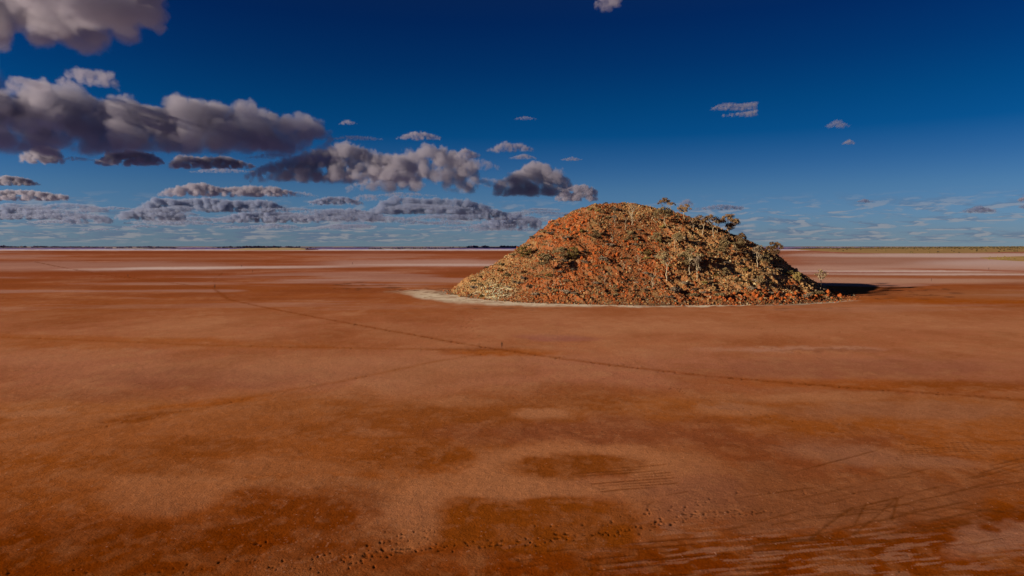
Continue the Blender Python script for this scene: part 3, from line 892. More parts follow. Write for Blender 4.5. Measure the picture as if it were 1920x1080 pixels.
def tree_proto(seed, style, lean=0.0, fork=0.35, wide=0.42, clumps=16, leaf=leafA, bark=barkP, low=0.5, leaves=46):
    """a tree one unit tall: (trunk mesh, crown mesh or None)"""
    rnd = random.Random(seed)
    tr, cr = Acc(), Acc()
    base = Vector((0, 0, -0.06))
    fk = Vector((lean * fork * 0.6, rnd.gauss(0, .02), fork))
    path = crooked(rnd, base, fk, 4, 0.05)
    tr.add(tube(path, [0.024, 0.021, 0.018, 0.016, 0.014]))
    if style == 'bare':
        for k in range(clumps):
            t = rnd.uniform(0.25, 1.0)
            p = base.lerp(fk, t) if k > 2 else fk
            a = rnd.uniform(0, 6.28)
            ln = rnd.uniform(0.35, 0.65) if k < 4 else rnd.uniform(0.15, 0.32)
            q = p + Vector((math.cos(a) * ln * 0.6 + lean * 0.4, math.sin(a) * ln * 0.6, ln * rnd.uniform(0.7, 1.0)))
            q.z = min(q.z, 1.0)
            pp = crooked(rnd, p, q, 4, 0.08)
            tr.add(tube(pp, [0.015, 0.012, 0.009, 0.007, 0.004], 4))
            for _ in range(2):
                p2 = pp[rnd.choice((2, 3))]
                a2 = rnd.uniform(0, 6.28)
                q2 = p2 + Vector((math.cos(a2) * .14, math.sin(a2) * .14, rnd.uniform(.06, .2)))
                tr.add(tube(crooked(rnd, p2, q2, 3, .08), [0.009, 0.007, 0.005, 0.003], 4))
        return tr.mesh('trunk', bark), None
    limbs = []
    nl = rnd.choice((3, 4))
    for k in range(nl):
        a = 2 * math.pi * k / nl + rnd.uniform(-.5, .5)
        e = fk + Vector((math.cos(a) * wide * .55 + lean * .35, math.sin(a) * wide * .55, (0.80 - fork) * rnd.uniform(.75, 1.05)))
        pp = crooked(rnd, fk, e, 4, 0.07)
        tr.add(tube(pp, [0.014, 0.012, 0.009, 0.007, 0.004], 4))
        limbs.append(pp)
    for k in range(clumps):
        a = rnd.uniform(0, 6.28); rr_ = wide * math.sqrt(rnd.random())
        if style == 'umbrella':
            z = 0.93 - 0.26 * (rr_ / wide) ** 2 - (0.05 + (1 - low) * 0.3) * rnd.random() ** 1.5
        else:
            z = low + (0.94 - low) * rnd.random()
            rr_ *= math.sqrt(max(0.12, 1 - ((z - (low + .94) / 2) / ((.98 - low) / 2)) ** 2))
        c = Vector((math.cos(a) * rr_ + lean * z, math.sin(a) * rr_, z))
        pl = min(limbs, key=lambda L: (L[3] - c).length)
        tr.add(tube(crooked(rnd, pl[rnd.choice((2, 3))], c, 3, .08), [0.009, 0.007, 0.005, 0.003], 3))
        rx = rnd.uniform(0.075, 0.13)
        leaf_cloud(rnd, cr, c, rx * 1.15, rx * 0.75, int(leaves * 1.5), 0.034)
    return tr.mesh('trunk', bark), cr.mesh('crown', leaf)

P_ = {
    'ridgeA': tree_proto(1, 'umbrella', 0.25, 0.30, 0.42, 22, leafA, barkD, 0.6),
    'ridgeB': tree_proto(2, 'umbrella', -0.05, 0.34, 0.40, 22, leafA, barkP, 0.55),
    'ridgeC': tree_proto(3, 'umbrella', 0.15, 0.42, 0.46, 14, leafA, barkP, 0.8, 34),
    'tall': tree_proto(4, 'round', 0.05, 0.30, 0.38, 26, leafA, barkD, 0.38, 50),
    'olive': tree_proto(5, 'round', -0.06, 0.34, 0.40, 24, leafB, barkP, 0.48),
    'olive2': tree_proto(6, 'umbrella', -0.12, 0.40, 0.44, 20, leafB, barkP, 0.5),
    'sparse': tree_proto(7, 'round', 0.04, 0.42, 0.26, 9, leafB, barkP, 0.55, 22),
    'brown': tree_proto(8, 'round', 0.02, 0.40, 0.20, 12, leafC, barkP, 0.45, 30),
    'lean': tree_proto(9, 'umbrella', -0.38, 0.42, 0.36, 18, leafB, barkD, 0.5),
    'shrubT': tree_proto(10, 'round', 0.0, 0.12, 0.60, 30, leafD, barkD, 0.22, 56),
    'shrubG': tree_proto(11, 'round', 0.0, 0.14, 0.55, 26, leafB, barkD, 0.25, 50),
    'bareA': tree_proto(12, 'bare', 0.12, 0.5, clumps=9), 'bareB': tree_proto(13, 'bare', -0.18, 0.42, clumps=7), 'bareC': tree_proto(14, 'bare', 0.0, 0.6, clumps=6, bark=barkP),
    'snag': tree_proto(15, 'bare', 0.1, 0.45, clumps=7, bark=barkD),
}
GTREE = 'trees growing on the mound'
TREES = [  # name, photo px of the foot, photo y of the top, kind, spin, label, category
    ('tree', 1240, 392, 369, 'ridgeA', 0.0, 'dense brown-olive tree leaning right, first and highest on the skyline ridge', 1.0),
    ('tree', 1258, 396, 377, 'ridgeC', 2.0, 'small thin-crowned tree just right of the highest tree on the skyline', 1.0),
    ('tree', 1283, 412, 384, 'ridgeB', 1.0, 'flat-topped brown tree standing alone against the sky below the highest tree', 1.0),
    ('tree', 1247, 429, 391, 'olive2', 0.5, 'pale olive tree with a slim trunk on the slope in front of the highest tree', 1.0),
    ('tree', 1317, 441, 404, 'ridgeC', 0.2, 'open brown tree with forked white trunks where the ridge starts to fall', 1.1),
    ('tree', 1338, 446, 407, 'ridgeC', 3.6, 'airy flat-crowned tree with two white stems beside the forked white trunks', 1.0),
    ('tree', 1345, 436, 414, 'ridgeC', 5.0, 'small sparse tree with a thin dark stem against the sky', 1.0),
    ('tree', 1367, 446, 405, 'tall', 0.8, 'tallest dense dark tree on the right skyline with a rounded upper crown', 0.95),
    ('tree', 1389, 463, 438, 'ridgeB', 3.0, 'small mushroom-shaped brown tree at the lower right of the tallest dark tree', 1.0),
    ('tree', 1300, 433, 410, 'bareB', 1.0, 'bare white stem leaning beside the forked white trunks', 1.0),
    ('tree', 1381, 479, 450, 'olive', 2.5, 'rounded olive tree with a slim pale trunk below the mushroom-shaped tree', 1.1),
    ('tree', 1372, 494, 452, 'lean', 0.0, 'big pale olive tree leaning left over the tan scree', 1.0),
    ('tree', 1420, 501, 464, 'brown', 0.4, 'bushy brown-grey tree on the right shoulder, left of the dark clump at the edge', 1.25),
    ('tree', 1452, 489, 458, 'tall', 3.0, 'dark spreading tree at the right edge of the skyline above the dead snag', 1.2),
    ('tree', 1436, 500, 475, 'shrubG', 1.0, 'low round grey-olive shrub tree under the dark tree at the right edge', 0.9),
    ('tree', 1463, 494, 479, 'snag', 1.0, 'dark dead snag with two bare arms on the right edge of the mound', 1.0),
    ('tree', 1539, 533, 496, 'sparse', 0.0, 'lone thin tree with a wispy crown standing on the far right toe', 1.0),
    ('tree', 1293, 521, 470, 'olive', 4.2, 'large olive tree with a white trunk at the centre of the right face', 1.0),
    ('tree', 1250, 527, 474, 'sparse', 1.3, 'slender tree with a long white trunk left of the large olive tree', 1.1),
    ('tree', 1307, 526, 484, 'brown', 0.9, 'thin brown tree with a dark narrow stem right of the large olive tree', 0.8),
    ('tree', 1265, 466, 439, 'olive2', 2.2, 'round pale olive tree over the middle of the slope below the ridge trees', 1.1),
    ('tree', 1425, 537, 518, 'shrubG', 2.2, 'small grey-olive tree near the red ledge at the right foot', 0.8),
    ('tree', 1361, 521, 503, 'shrubG', 4.2, 'squat olive shrub tree on the tan scree of the lower right face', 0.9),
    ('tree', 1184, 422, 383, 'bareA', 0.4, 'tallest dead white tree with upright bare branches below the summit', 1.0),
    ('tree', 1173, 430, 409, 'bareC', 1.4, 'short bare white tree just left of the tallest dead tree', 1.0),
    ('tree', 1153, 424, 404, 'brown', 2.4, 'small grey twiggy tree left of the two dead white trees', 1.0),
    ('tree', 1148, 456, 437, 'bareC', 3.4, 'pale dead stick of a tree on the middle of the left face', 1.0),
    ('tree', 1197, 496, 474, 'bareB', 2.0, 'crooked white dead branch of a tree beside the red outcrop', 1.0),
    ('tree', 1134, 533, 511, 'bareC', 5.0, 'thin bare white pole tree on the lower left face with a long shadow', 1.0),
    ('tree', 1040, 520, 476, 'lean', 0.3, 'dark-trunked tree leaning left with a small olive crown on the left face', 1.0),
    ('tree', 1169, 505, 490, 'bareC', 2.6, 'short pale dead stem low in the middle of the red face', 1.0),
    ('tree', 1224, 540, 512, 'bareC', 0.6, 'bare pale stem rising near the foot of the mound at its centre', 1.0),
    ('shrub', 983, 486, 462, 'shrubT', 0.2, 'large rounded green-olive shrub on the left skyline of the mound', 1.0),
    ('shrub', 1052, 494, 465, 'shrubG', 1.2, 'broad grey-olive shrub in the middle of the left face above the leaning tree', 1.0),
    ('shrub', 1074, 488, 464, 'shrubT', 2.6, 'tall green-olive shrub just right of the broad grey-olive one, casting a black shadow', 0.9),
    ('shrub', 1117, 450, 432, 'shrubG', 3.2, 'round grey-olive shrub in the open on the upper left face', 1.0),
    ('shrub', 1182, 452, 437, 'shrubG', 4.1, 'pale olive shrub right of the dead stick on the upper middle face', 1.0),
    ('shrub', 1232, 456, 437, 'shrubG', 5.1, 'grey-olive dome shrub casting a black shadow left of the round pale olive tree', 1.1),
    ('shrub', 1152, 552, 534, 'shrubG', 0.9, 'upright grey-olive shrub near the foot of the left face with a dark shadow', 0.8),
    ('shrub', 1495, 530, 512, 'shrubT', 1.9, 'dark green-olive shrub on the right edge between snag and lone tree', 0.9),
    ('shrub', 1392, 476, 460, 'shrubG', 0.2, 'pale olive shrub crowding under the mushroom-shaped tree', 1.1),
    ('shrub', 1215, 482, 468, 'shrubT', 3.9, 'green-olive shrub beside the crooked white dead branch', 0.9),
]
def put_tree(name, px, py, ytop, kind, spin, label, widef):
    x, y, z = on_hill(px, py)
    if 'far right toe' in label:                   # stands on the sunlit front of the toe
        d = ray(px, py)
        x, y = d.x / d.y * 238.0, 238.0
        z = float(hill_z(x, y))
    dist = math.hypot(x, y)
    h = (py - ytop) / F * dist * 1.06
    root = link(name, None, label=label, category='tree' if name == 'tree' else 'shrub', group=GTREE if name == 'tree' else 'large shrubs on the mound')
    root.location = (x, y, z - 0.1)
    widef *= 0.9 if px > 1340 and py > 455 else 1.0
    root.scale = (h * widef, h * widef, h)
    root.rotation_euler = (0, 0, 0.0 if kind in ('ridgeA', 'lean') else spin)
    tm, cm_ = P_[kind]
    link('trunk', tm, parent=root)
    if cm_:
        link('crown', cm_, parent=root)
    return root
for t in TREES:
    put_tree(*t)

# ---- low bushes
def bush_proto(seed, leaf, flat=0.55, n=340, size=0.14):
    rnd = random.Random(seed)
    a = Acc()
    for k in range(7):
        an = rnd.uniform(0, 6.28); rr_ = 0.28 * math.sqrt(rnd.random()) * 1.3
        rx = rnd.uniform(0.16, 0.26)
        leaf_cloud(rnd, a, (math.cos(an) * rr_, math.sin(an) * rr_, flat * rnd.uniform(.25, .75)), rx, rx * flat * 1.1, n // 7, size * 0.55)
    me = a.mesh('bush', leaf)
    return me
BU = {'grey': [bush_proto(41, leafC), bush_proto(42, leafC, 0.5), bush_proto(43, leafC, 0.7)],
      'olive': [bush_proto(44, leafB), bush_proto(45, leafB, 0.7)],
      'green': [bush_proto(46, leafD, 0.6), bush_proto(47, leafD, 0.8)],
      'brown': [bush_proto(48, leafA, 0.5), bush_proto(49, leafA, 0.7)]}
bush_px = [(951, 520), (972, 534), (991, 541), (1017, 521), (1031, 542), (1053, 537), (1084, 528), (1064, 552), (1104, 541), (1062, 450), (1095, 452), (1087, 437),
           (1120, 398), (1128, 402), (1149, 392), (1140, 409), (1198, 414), (1163, 417), (1144, 463), (1142, 494), (1162, 525), (1204, 477), (1207, 525), (1095, 494), (1016, 481), (967, 503),
           (940, 510), (982, 514), (1010, 520), (961, 479), (1135, 379), (1060, 405), (1017, 436), (930, 497), (912, 502), (1000, 449), (1236, 415), (1262, 425), (1300, 470), (1330, 478),
           (1345, 520), (1385, 530), (1410, 545), (1465, 530), (1505, 545), (1445, 552), (1340, 545), (1300, 556), (1268, 548), (1235, 560), (1190, 548), (1175, 556), (1127, 557),
           (1400, 510), (1480, 515), (1520, 535), (1475, 545), (1350, 490), (1235, 500), (1222, 520), (1195, 532), (1330, 430), (1292, 425)]
rnd = random.Random(5)
cand = list(bush_px)
tries = 0
while len(cand) < 205 and tries < 6000:
    tries += 1
    px_ = rnd.uniform(880, 1560)
    ytop_ = np.interp(px_, [880, 920, 965, 1000, 1040, 1070, 1105, 1180, 1260, 1320, 1385, 1440, 1480, 1510, 1560], [522, 502, 472, 447, 417, 400, 390, 384, 402, 424, 452, 476, 509, 528, 550])
    py_ = rnd.uniform(ytop_ + 3, 560)
    if min(math.hypot(px_ - a_, (py_ - b_) * 1.3) for a_, b_ in cand) > 11:
        cand.append((px_, py_))
infos = []
for px_, py_ in cand:
    x, y, z = on_hill(px_, py_)
    kind = rnd.choices(['grey', 'olive', 'green', 'brown'], [5, 3, 1.2, 2])[0]
    wide = rnd.uniform(1.4, 3.6) if rnd.random() < 0.8 else rnd.uniform(3.4, 4.8)
    infos.append([px_, py_, x, y, z, kind, wide])
def where(px_, py_):
    yt = np.interp(px_, [880, 920, 965, 1000, 1040, 1070, 1105, 1180, 1260, 1320, 1385, 1440, 1480, 1510, 1560], [522, 502, 472, 447, 417, 400, 390, 384, 402, 424, 452, 476, 509, 528, 550])
    yb = np.interp(px_, [880, 1100, 1300, 1560], [558, 570, 572, 562])
    t = (py_ - yt) / max(1, yb - yt)
    v = 'high' if t < 0.33 else 'halfway up' if t < 0.62 else 'low' if t < 0.86 else 'at the foot'
    h_ = 'left toe' if px_ < 950 else 'left flank' if px_ < 1040 else 'left face' if px_ < 1120 else 'middle face' if px_ < 1220 else 'right face' if px_ < 1340 else 'right shoulder' if px_ < 1460 else 'right toe'
    return v, h_
land_ = [(t[1], (t[2] + t[3]) / 2, t[6]) for t in TREES]
short = {'ridgeA': 'highest ridge tree'}
names_ = ['the highest ridge tree', 'the small thin-crowned tree', 'the flat-topped ridge tree', 'the slim-trunked pale olive tree', 'the forked white trunks', 'the airy two-stemmed tree', 'the sparse dark-stemmed tree', 'the tallest dark tree',
          'the mushroom-shaped tree', 'the leaning bare white stem', 'the olive tree below the mushroom-shaped one', 'the big leaning olive tree', 'the bushy brown-grey tree', 'the dark tree at the right edge', 'the low round shrub tree', 'the dead snag',
          'the lone toe tree', 'the large olive tree', 'the long white trunk', 'the thin brown tree', 'the round pale olive tree', 'the small tree near the red ledge', 'the squat olive shrub tree', 'the tallest dead white tree',
          'the short bare white tree', 'the grey twiggy tree', 'the pale dead stick', 'the crooked white dead branch', 'the bare white pole tree', 'the left-leaning dark-trunked tree', 'the short pale dead stem', 'the bare stem near the foot',
          'the large skyline shrub', 'the broad grey-olive shrub', 'the tall green-olive shrub', 'the upper-left round shrub', 'the pale olive shrub', 'the grey-olive dome shrub', 'the upright foot shrub', 'the dark right-edge shrub', 'the crowding olive shrub', 'the shrub beside the dead branch']
used_l = {}
rows_ = []
for inf in infos:
    px_, py_, x, y, z, kind, wide = inf
    v, h_ = where(px_, py_)
    size_ = 'tiny' if wide < 1.6 else 'small' if wide < 2.3 else 'mid-sized' if wide < 3.2 else 'broad'
    i_ = min(range(len(land_)), key=lambda k: math.hypot(land_[k][0] - px_, land_[k][1] - py_))
    dx, dy = px_ - land_[i_][0], py_ - land_[i_][1]
    rel = ('left of' if dx < 0 else 'right of') if abs(dx) > abs(dy) else ('above' if dy < 0 else 'below')
    colr = {'grey': 'grey', 'olive': 'olive', 'green': 'green', 'brown': 'brown'}[kind]
    rows_.append([f'{size_} {colr} bush', f'{v} on the {h_}', f'{rel} {names_[i_]}', inf])
by = {}
for r0 in rows_:
    by.setdefault((r0[0], r0[2]), []).append(r0)
ORD = ['', 'first', 'second', 'third', 'fourth', 'fifth', 'sixth', 'seventh', 'eighth']
for key, lst in by.items():
    lst.sort(key=lambda r0: r0[3][0])
    for n_, r0 in enumerate(lst):
        if len(lst) == 1:
            r0.append(f'{r0[0]} {r0[2]}' + (f', {r0[1]}' if len((r0[0] + r0[1] + r0[2]).split()) < 15 else ''))
        else:
            r0.append(f'{r0[0]} {r0[2]}, {ORD[min(n_ + 1, 8)]} such from left')
for r0 in rows_:
    px_, py_, x, y, z, kind, wide = r0[3]
    o = link('bush', rnd.choice(BU[kind]), label=r0[4], category='bush', group='low bushes on the mound')
    o.location = (x, y, z - 0.05)
    o.scale = (wide, wide, wide * rnd.uniform(0.45, 0.72))
    o.rotation_euler = (0, 0, rnd.uniform(0, 6.28))

# dry tufts that nobody could count
rs = np.random.RandomState(3)
acc = Acc(); rnd = random.Random(8)
N_ = 5200
th = -np.abs(rs.uniform(-math.pi, math.pi, N_)); rr_ = np.interp(th, fa, fr) * np.sqrt(rs.uniform(0, 1, N_)) * 0.98
x_, y_ = HC.x + rr_ * np.cos(th), HC.y + rr_ * np.sin(th)
back_ = rs.uniform(0, 1, N_) < 0.2
y_ = np.where(back_, 2 * HC.y - y_, y_)
z_ = hill_z(x_, y_)
cl_ = fbm(x_ / 9.0, y_ / 9.0, 301, 3)
for i in range(N_):
    if cl_[i] < 0.53 or z_[i] < 0.6:
        continue
    s = rnd.uniform(0.25, 0.6)
    for _ in range(7):
        a = rnd.uniform(0, 6.28); d = Vector((math.cos(a) * rnd.random() * .7, math.sin(a) * rnd.random() * .7, 1)) * s
        b_ = Vector((x_[i] + rnd.gauss(0, .15), y_[i] + rnd.gauss(0, .15), z_[i] - .03)); wv = Vector((-math.sin(a), math.cos(a), 0)) * s * 0.22
        k = len(acc.co)
        acc.co += [tuple(b_ - wv), tuple(b_ + wv), tuple(b_ + d)]
        acc.fc.append((k, k + 1, k + 2))
link('dry_grass', acc.mesh('dry_grass', leafB), kind='stuff', label='dry grey-olive tufts scattered over the mound')
# ------------------------------------------------------------------ far shores, islands and scrub
def shore(name, edge_near, edge_far, height, colf, label, nx=260, ny=14, rough=1.0, seed=1):
    """a low land form between two photo lines (their pixels give its plan), raised by height(t, px)"""
    xs = np.linspace(edge_near[0][0], edge_near[-1][0], nx)
    yn = np.interp(xs, [p[0] for p in edge_near], [p[1] for p in edge_near])
    yf = np.interp(xs, [p[0] for p in edge_far], [p[1] for p in edge_far])
    co, cc = [], []
    for j in range(ny):
        t = j / (ny - 1)
        for i in range(nx):
            py_ = 1.0 / ((1 - t) / (yn[i] - 461.9) + t / (yf[i] - 461.9)) + 461.9
            x, y = ground_at(xs[i], max(py_, 462.35))
            ends = min(1.0, i / 12.0, (nx - 1 - i) / 12.0)
            e = math.sin(math.pi * min(t * 1.6, 1.0) * 0.5) if t < 0.62 else math.sin(math.pi * 0.5 * max(0.0, (1 - t) / 0.38))
            n = 0.6 + 0.8 * float(fbm(np.array([xs[i] / 38.0]), np.array([t * 3.0]), seed, 4)[0])
            z = height * e * ends * n if 0 < j < ny - 1 else -0.5
            co.append((x, y, z + 0.05))
            cc.append(colf(xs[i], t, n))
    f = np.array([[j * nx + i, j * nx + i + 1, (j + 1) * nx + i + 1, (j + 1) * nx + i] for j in range(ny - 1) for i in range(nx - 1)])
    me = np_mesh(name, np.array(co), [f], np.array(cc))
    link(name, me, farmat, kind='structure', label=label)
    return co, nx, ny

farmat, g, b = material('far ground', 1.0, 0.0)
at = g.n('ShaderNodeAttribute', attribute_name='tone')
gp = g.n('ShaderNodeNewGeometry').outputs['Position']
nz = g.noise(gp, 0.02, 5, 0.65)
g.t.links.new(g.vm('SCALE', at.outputs['Color'], scale=g.m('ADD', nz, 0.5)), b.inputs['Base Color'])
scrubmat, g, b = material('far scrub', 1.0, 0.0)
at = g.n('ShaderNodeAttribute', attribute_name='tone')
g.t.links.new(at.outputs['Color'], b.inputs['Base Color'])

def scrub(name, spots, label, seed):
    """tufted crowns, each of a dozen leaf masses: (x, y, z, size, tone)"""
    rs = np.random.RandomState(seed)
    n = len(spots); K = 14
    S = np.array([(s[0], s[1], s[2]) for s in spots]); sz = np.array([s[3] for s in spots]); T = np.array([s[4] for s in spots])
    d = rs.normal(size=(n, K, 3)); d /= np.linalg.norm(d, axis=2, keepdims=True)
    c = d * rs.uniform(0.2, 1, (n, K, 1)) * np.array([0.55, 0.55, 0.38]) + np.array([0, 0, 0.42])
    u = rs.normal(size=(n, K, 3)); u /= np.linalg.norm(u, axis=2, keepdims=True)
    v = np.cross(u, rs.normal(size=(n, K, 3))); v /= np.linalg.norm(v, axis=2, keepdims=True)
    q = np.stack([c - u * .3, c + v * .22, c + u * .3, c - v * .22], 2) * sz[:, None, None, None]
    q = q + S[:, None, None, :]
    me = np_mesh(name, q.reshape(-1, 3), [np.arange(n * K * 4).reshape(-1, 4)], np.repeat(T * rs.uniform(.75, 1.25, (n, 1)), K * 4, 0), smooth=False)
    link(name, me, scrubmat, kind='stuff', label=label)

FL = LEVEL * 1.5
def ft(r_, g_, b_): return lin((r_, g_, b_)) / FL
rnd = random.Random(31)
# the whole far shore, its distance haze put into the tones
shore('far_shore', [(-700, 463.6), (2700, 463.6)], [(-700, 463.0), (2700, 463.0)], 17,
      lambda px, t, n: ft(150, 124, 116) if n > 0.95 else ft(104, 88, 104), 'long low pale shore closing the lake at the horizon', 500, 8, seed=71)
# scrubby islands on the left, the violet of distance haze put into their colours
sp = []
for (x0, x1, yn, hgt, seed_, lab) in ((195, 340, 466.6, 15, 3, 'low dark scrubby island left on the horizon'), (395, 600, 465.4, 11, 4, 'long low dark island beyond the sandy spit'),
                                (688, 848, 467.8, 8, 5, 'dark scrubby island with pale ground on the horizon'), (840, 1010, 465.0, 11, 6, 'low dark island touching the left foot of the mound at the horizon'),
                                (-300, 200, 465.4, 9, 7, 'low dark shore along the left horizon')):
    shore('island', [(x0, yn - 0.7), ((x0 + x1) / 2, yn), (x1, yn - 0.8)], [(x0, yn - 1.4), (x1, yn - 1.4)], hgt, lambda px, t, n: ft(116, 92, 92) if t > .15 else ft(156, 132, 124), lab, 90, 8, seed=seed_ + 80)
    for _ in range(int((x1 - x0) * 5)):
        px_ = rnd.uniform(x0 + 4, x1 - 4); py_ = yn - rnd.uniform(0.25, 1.2)
        env_ = math.sin(math.pi * (px_ - x0) / (x1 - x0)) ** 0.5
        x, y = ground_at(px_, py_)
        n = float(fbm(np.array([px_ / 9.0]), np.array([3.0]), seed_, 3)[0])
        if n < 0.40: continue
        s = y / F * rnd.uniform(1.0, 3.1) * (0.4 + 0.8 * env_) * (0.5 + n)
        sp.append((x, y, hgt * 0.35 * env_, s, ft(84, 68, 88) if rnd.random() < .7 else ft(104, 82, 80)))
scrub('island_scrub', sp, 'dark scrub covering the far islands', 1)
# pale sandy spit, left of centre
shore('sand_spit', [(430, 469.0), (490, 469.4), (560, 469.2), (597, 468.6)], [(430, 467.4), (500, 466.2), (560, 466.4), (597, 467.6)], 7.0, lambda px, t, n: ft(176, 140, 102) if px < 572 else ft(98, 62, 60), 'pale sandy spit on the left horizon ending in a dark point', 60, 8, seed=90)
sp = []
for px_ in (500, 523, 546, 553, 580, 583, 577, 588, 592):
    x, y = ground_at(px_, 467.5); sp.append((x, y, 4, y / F * rnd.uniform(2, 3.4), ft(80, 60, 60)))
scrub('spit_scrub', sp, 'a few dark bushes on the sandy spit', 2)
# the scrub covered spit on the right
NE = [(1478, 467.0), (1520, 470.0), (1580, 474.0), (1640, 476.6), (1740, 477.4), (1820, 476.6), (1880, 474.0), (1960, 473.0), (2300, 472)]
shore('scrub_spit', NE, [(1478, 466.0), (1520, 465.2), (1640, 464.2), (1800, 463.8), (2300, 463.6)], 3.2, lambda px, t, n: ft(158, 116, 72) if t < .35 else ft(118, 92, 60), 'sandy scrub covered shore on the right of the lake', 240, 20, seed=93)
shore('sand_bank', [(1838, 484.0), (1870, 488.0), (1920, 491.0), (2100, 494), (2300, 495)], [(1838, 482.6), (1870, 481.5), (1920, 480.2), (2300, 479)], 1.3, lambda px, t, n: ft(168, 124, 74), 'yellow sand bank with low scrub at the right edge', 60, 12, seed=94)
sp = []
for _ in range(9000):
    px_ = rnd.uniform(1500, 2250)
    yn = np.interp(px_, [p[0] for p in NE], [p[1] for p in NE])
    t = rnd.random() ** 0.8
    py_ = 462.0 + 1.0 / ((1 - t) / (yn - 462.0 - 0.9) + t / 1.7)
    n = float(mnoise.noise(Vector((px_ / 16.0, t * 5, 3)))) + 0.5
    dens_ = 0.30 + 0.6 * sstep(px_, 1600, 1900)
    if px_ < 1640 and py_ > 472: continue
    if rnd.random() > dens_ * (0.35 + t) or n < 0.32: continue
    x, y = ground_at(px_, py_)
    s = rnd.uniform(3.0, 6.2) * (1 + t * 1.4) * (1.0 + 0.9 * float(sstep(px_, 1720, 1920)) * t)
    tone = rnd.choice((ft(98, 76, 46), ft(78, 60, 38), ft(116, 90, 56), ft(62, 48, 36)))
    sp.append((x, y, 1.0 + 2.0 * t, s, tone))
for _ in range(260):
    px_ = rnd.uniform(1850, 2250); py_ = rnd.uniform(482, 488.5) + max(0, (px_ - 1920) / 100)
    if mnoise.noise(Vector((px_ / 12.0, py_ / 2, 9))) < 0.0: continue
    x, y = ground_at(px_, py_); sp.append((x, y, .5, rnd.uniform(1.2, 2.4), ft(118, 98, 52)))
scrub('scrub', sp, 'olive scrub crowding the sandy shore on the right', 3)

# ------------------------------------------------------------------ the gaunt dark statues standing on the lake
ironmat, g, b = material('rusted dark iron', 0.75, 0.3)
b.inputs['Metallic'].default_value = 0.4
b.inputs['Base Color'].default_value = (0.035, 0.018, 0.012, 1)
def statue_mesh():
    V = [(0, 0, .92), (0, .01, 1.12), (0, .0, 1.32), (0, 0, 1.47), (0, .01, 1.58), (0, .02, 1.72),            # pelvis..head
         (-.07, 0, .88), (-.075, .02, .50), (-.08, 0, .07), (-.08, -.10, .02),
         (.07, 0, .88), (.075, .02, .50), (.08, 0, .07), (.08, -.10, .02),
         (-.15, 0, 1.44), (-.20, .01, 1.16), (-.19, -.02, .90), (-.18, -.03, .78),
         (.15, 0, 1.44), (.20, .01, 1.16), (.19, -.02, .90), (.18, -.03, .78)]
    E = [(0, 1), (1, 2), (2, 3), (3, 4), (4, 5), (0, 6), (6, 7), (7, 8), (8, 9), (0, 10), (10, 11), (11, 12), (12, 13), (3, 14), (14, 15), (15, 16), (16, 17), (3, 18), (18, 19), (19, 20), (20, 21)]
    Rd = [.085, .06, .085, .06, .035, .065, .05, .036, .026, .022, .05, .036, .026, .022, .035, .024, .018, .022, .035, .024, .018, .022]
    me = bpy.data.meshes.new('statue')
    me.from_pydata(V, E, [])
    ob = bpy.data.objects.new('statue', me); COL.objects.link(ob)
    md = ob.modifiers.new('skin', 'SKIN'); ob.modifiers.new('sub', 'SUBSURF').levels = 1
    for i, r_ in enumerate(Rd):
        me.skin_vertices[0].data[i].radius = (r_ * 1.15, r_ * 1.15)
    me.skin_vertices[0].data[0].use_root = True
    bpy.context.view_layer.update()
    dg = bpy.context.evaluated_depsgraph_get()
    out = bpy.data.meshes.new_from_object(ob.evaluated_get(dg))
    bpy.data.objects.remove(ob)
    out.name = 'statue'
    for p in out.polygons: p.use_smooth = True
    out.materials.clear(); out.materials.append(ironmat)
    return out
sm_ = statue_mesh()
for (px_, py_, hh, rz, lab) in ((941, 653.2, 1.22, .3, 'gaunt dark standing figure statue at the meeting of the footprint trails'),
        (403, 541, 1.75, 1.0, 'thin dark statue where the long left trail bends on the lake'),
        (240, 519.5, 1.75, .1, 'tiny dark statue beside the long trail on the far left flats'),
        (66, 493, 2.0, 2.0, 'tiny dark statue at the far end of the long left trail'),
        (453, 501, 2.2, .6, 'tiny dark statue on the bright salt streak left of centre'),
        (474, 511.5, 2.0, 1.6, 'tiny dark statue just below the bright salt streak'),
        (661, 496, 2.3, 1.1, 'faint far statue on the mauve flats left of the mound'),
        (1746.5, 527.6, 1.75, .9, 'thin dark statue on the pale flats right of the mound shadow'),
        (1854, 506, 2.0, 2.2, 'small far statue by the rusty streak at the right edge')):
    x, y = ground_at(px_, py_)
    o = link('statue', sm_, label=lab, category='statue', group='standing figure statues on the lake bed')
    o.location = (x, y, -0.02); s = hh / 1.78; o.scale = (s * 1.1, s * 1.1, s); o.rotation_euler = (0, 0, rz)
# ------------------------------------------------------------------ clouds: real volumes at their real height
def vapour(name, colour):
    m = bpy.data.materials.new(name)
    m.use_nodes = True
    c_ = NT(m.node_tree)
    m.node_tree.nodes.clear()
    pv = c_.n('ShaderNodeVolumePrincipled')
    pv.inputs['Color'].default_value = (*colour, 1)
    pv.inputs['Density'].default_value = 1.0
    pv.inputs['Anisotropy'].default_value = 0.25
    co = c_.n('ShaderNodeOutputMaterial')
    m.node_tree.links.new(pv.outputs[0], co.inputs['Volume'])
    return m
cloud_mat = vapour('cloud vapour', (0.54, 0.545, 0.66))
far_cloud_mat = vapour('distant cloud vapour', (0.42, 0.50, 0.70))  # aerial haze is put into this bluer colour

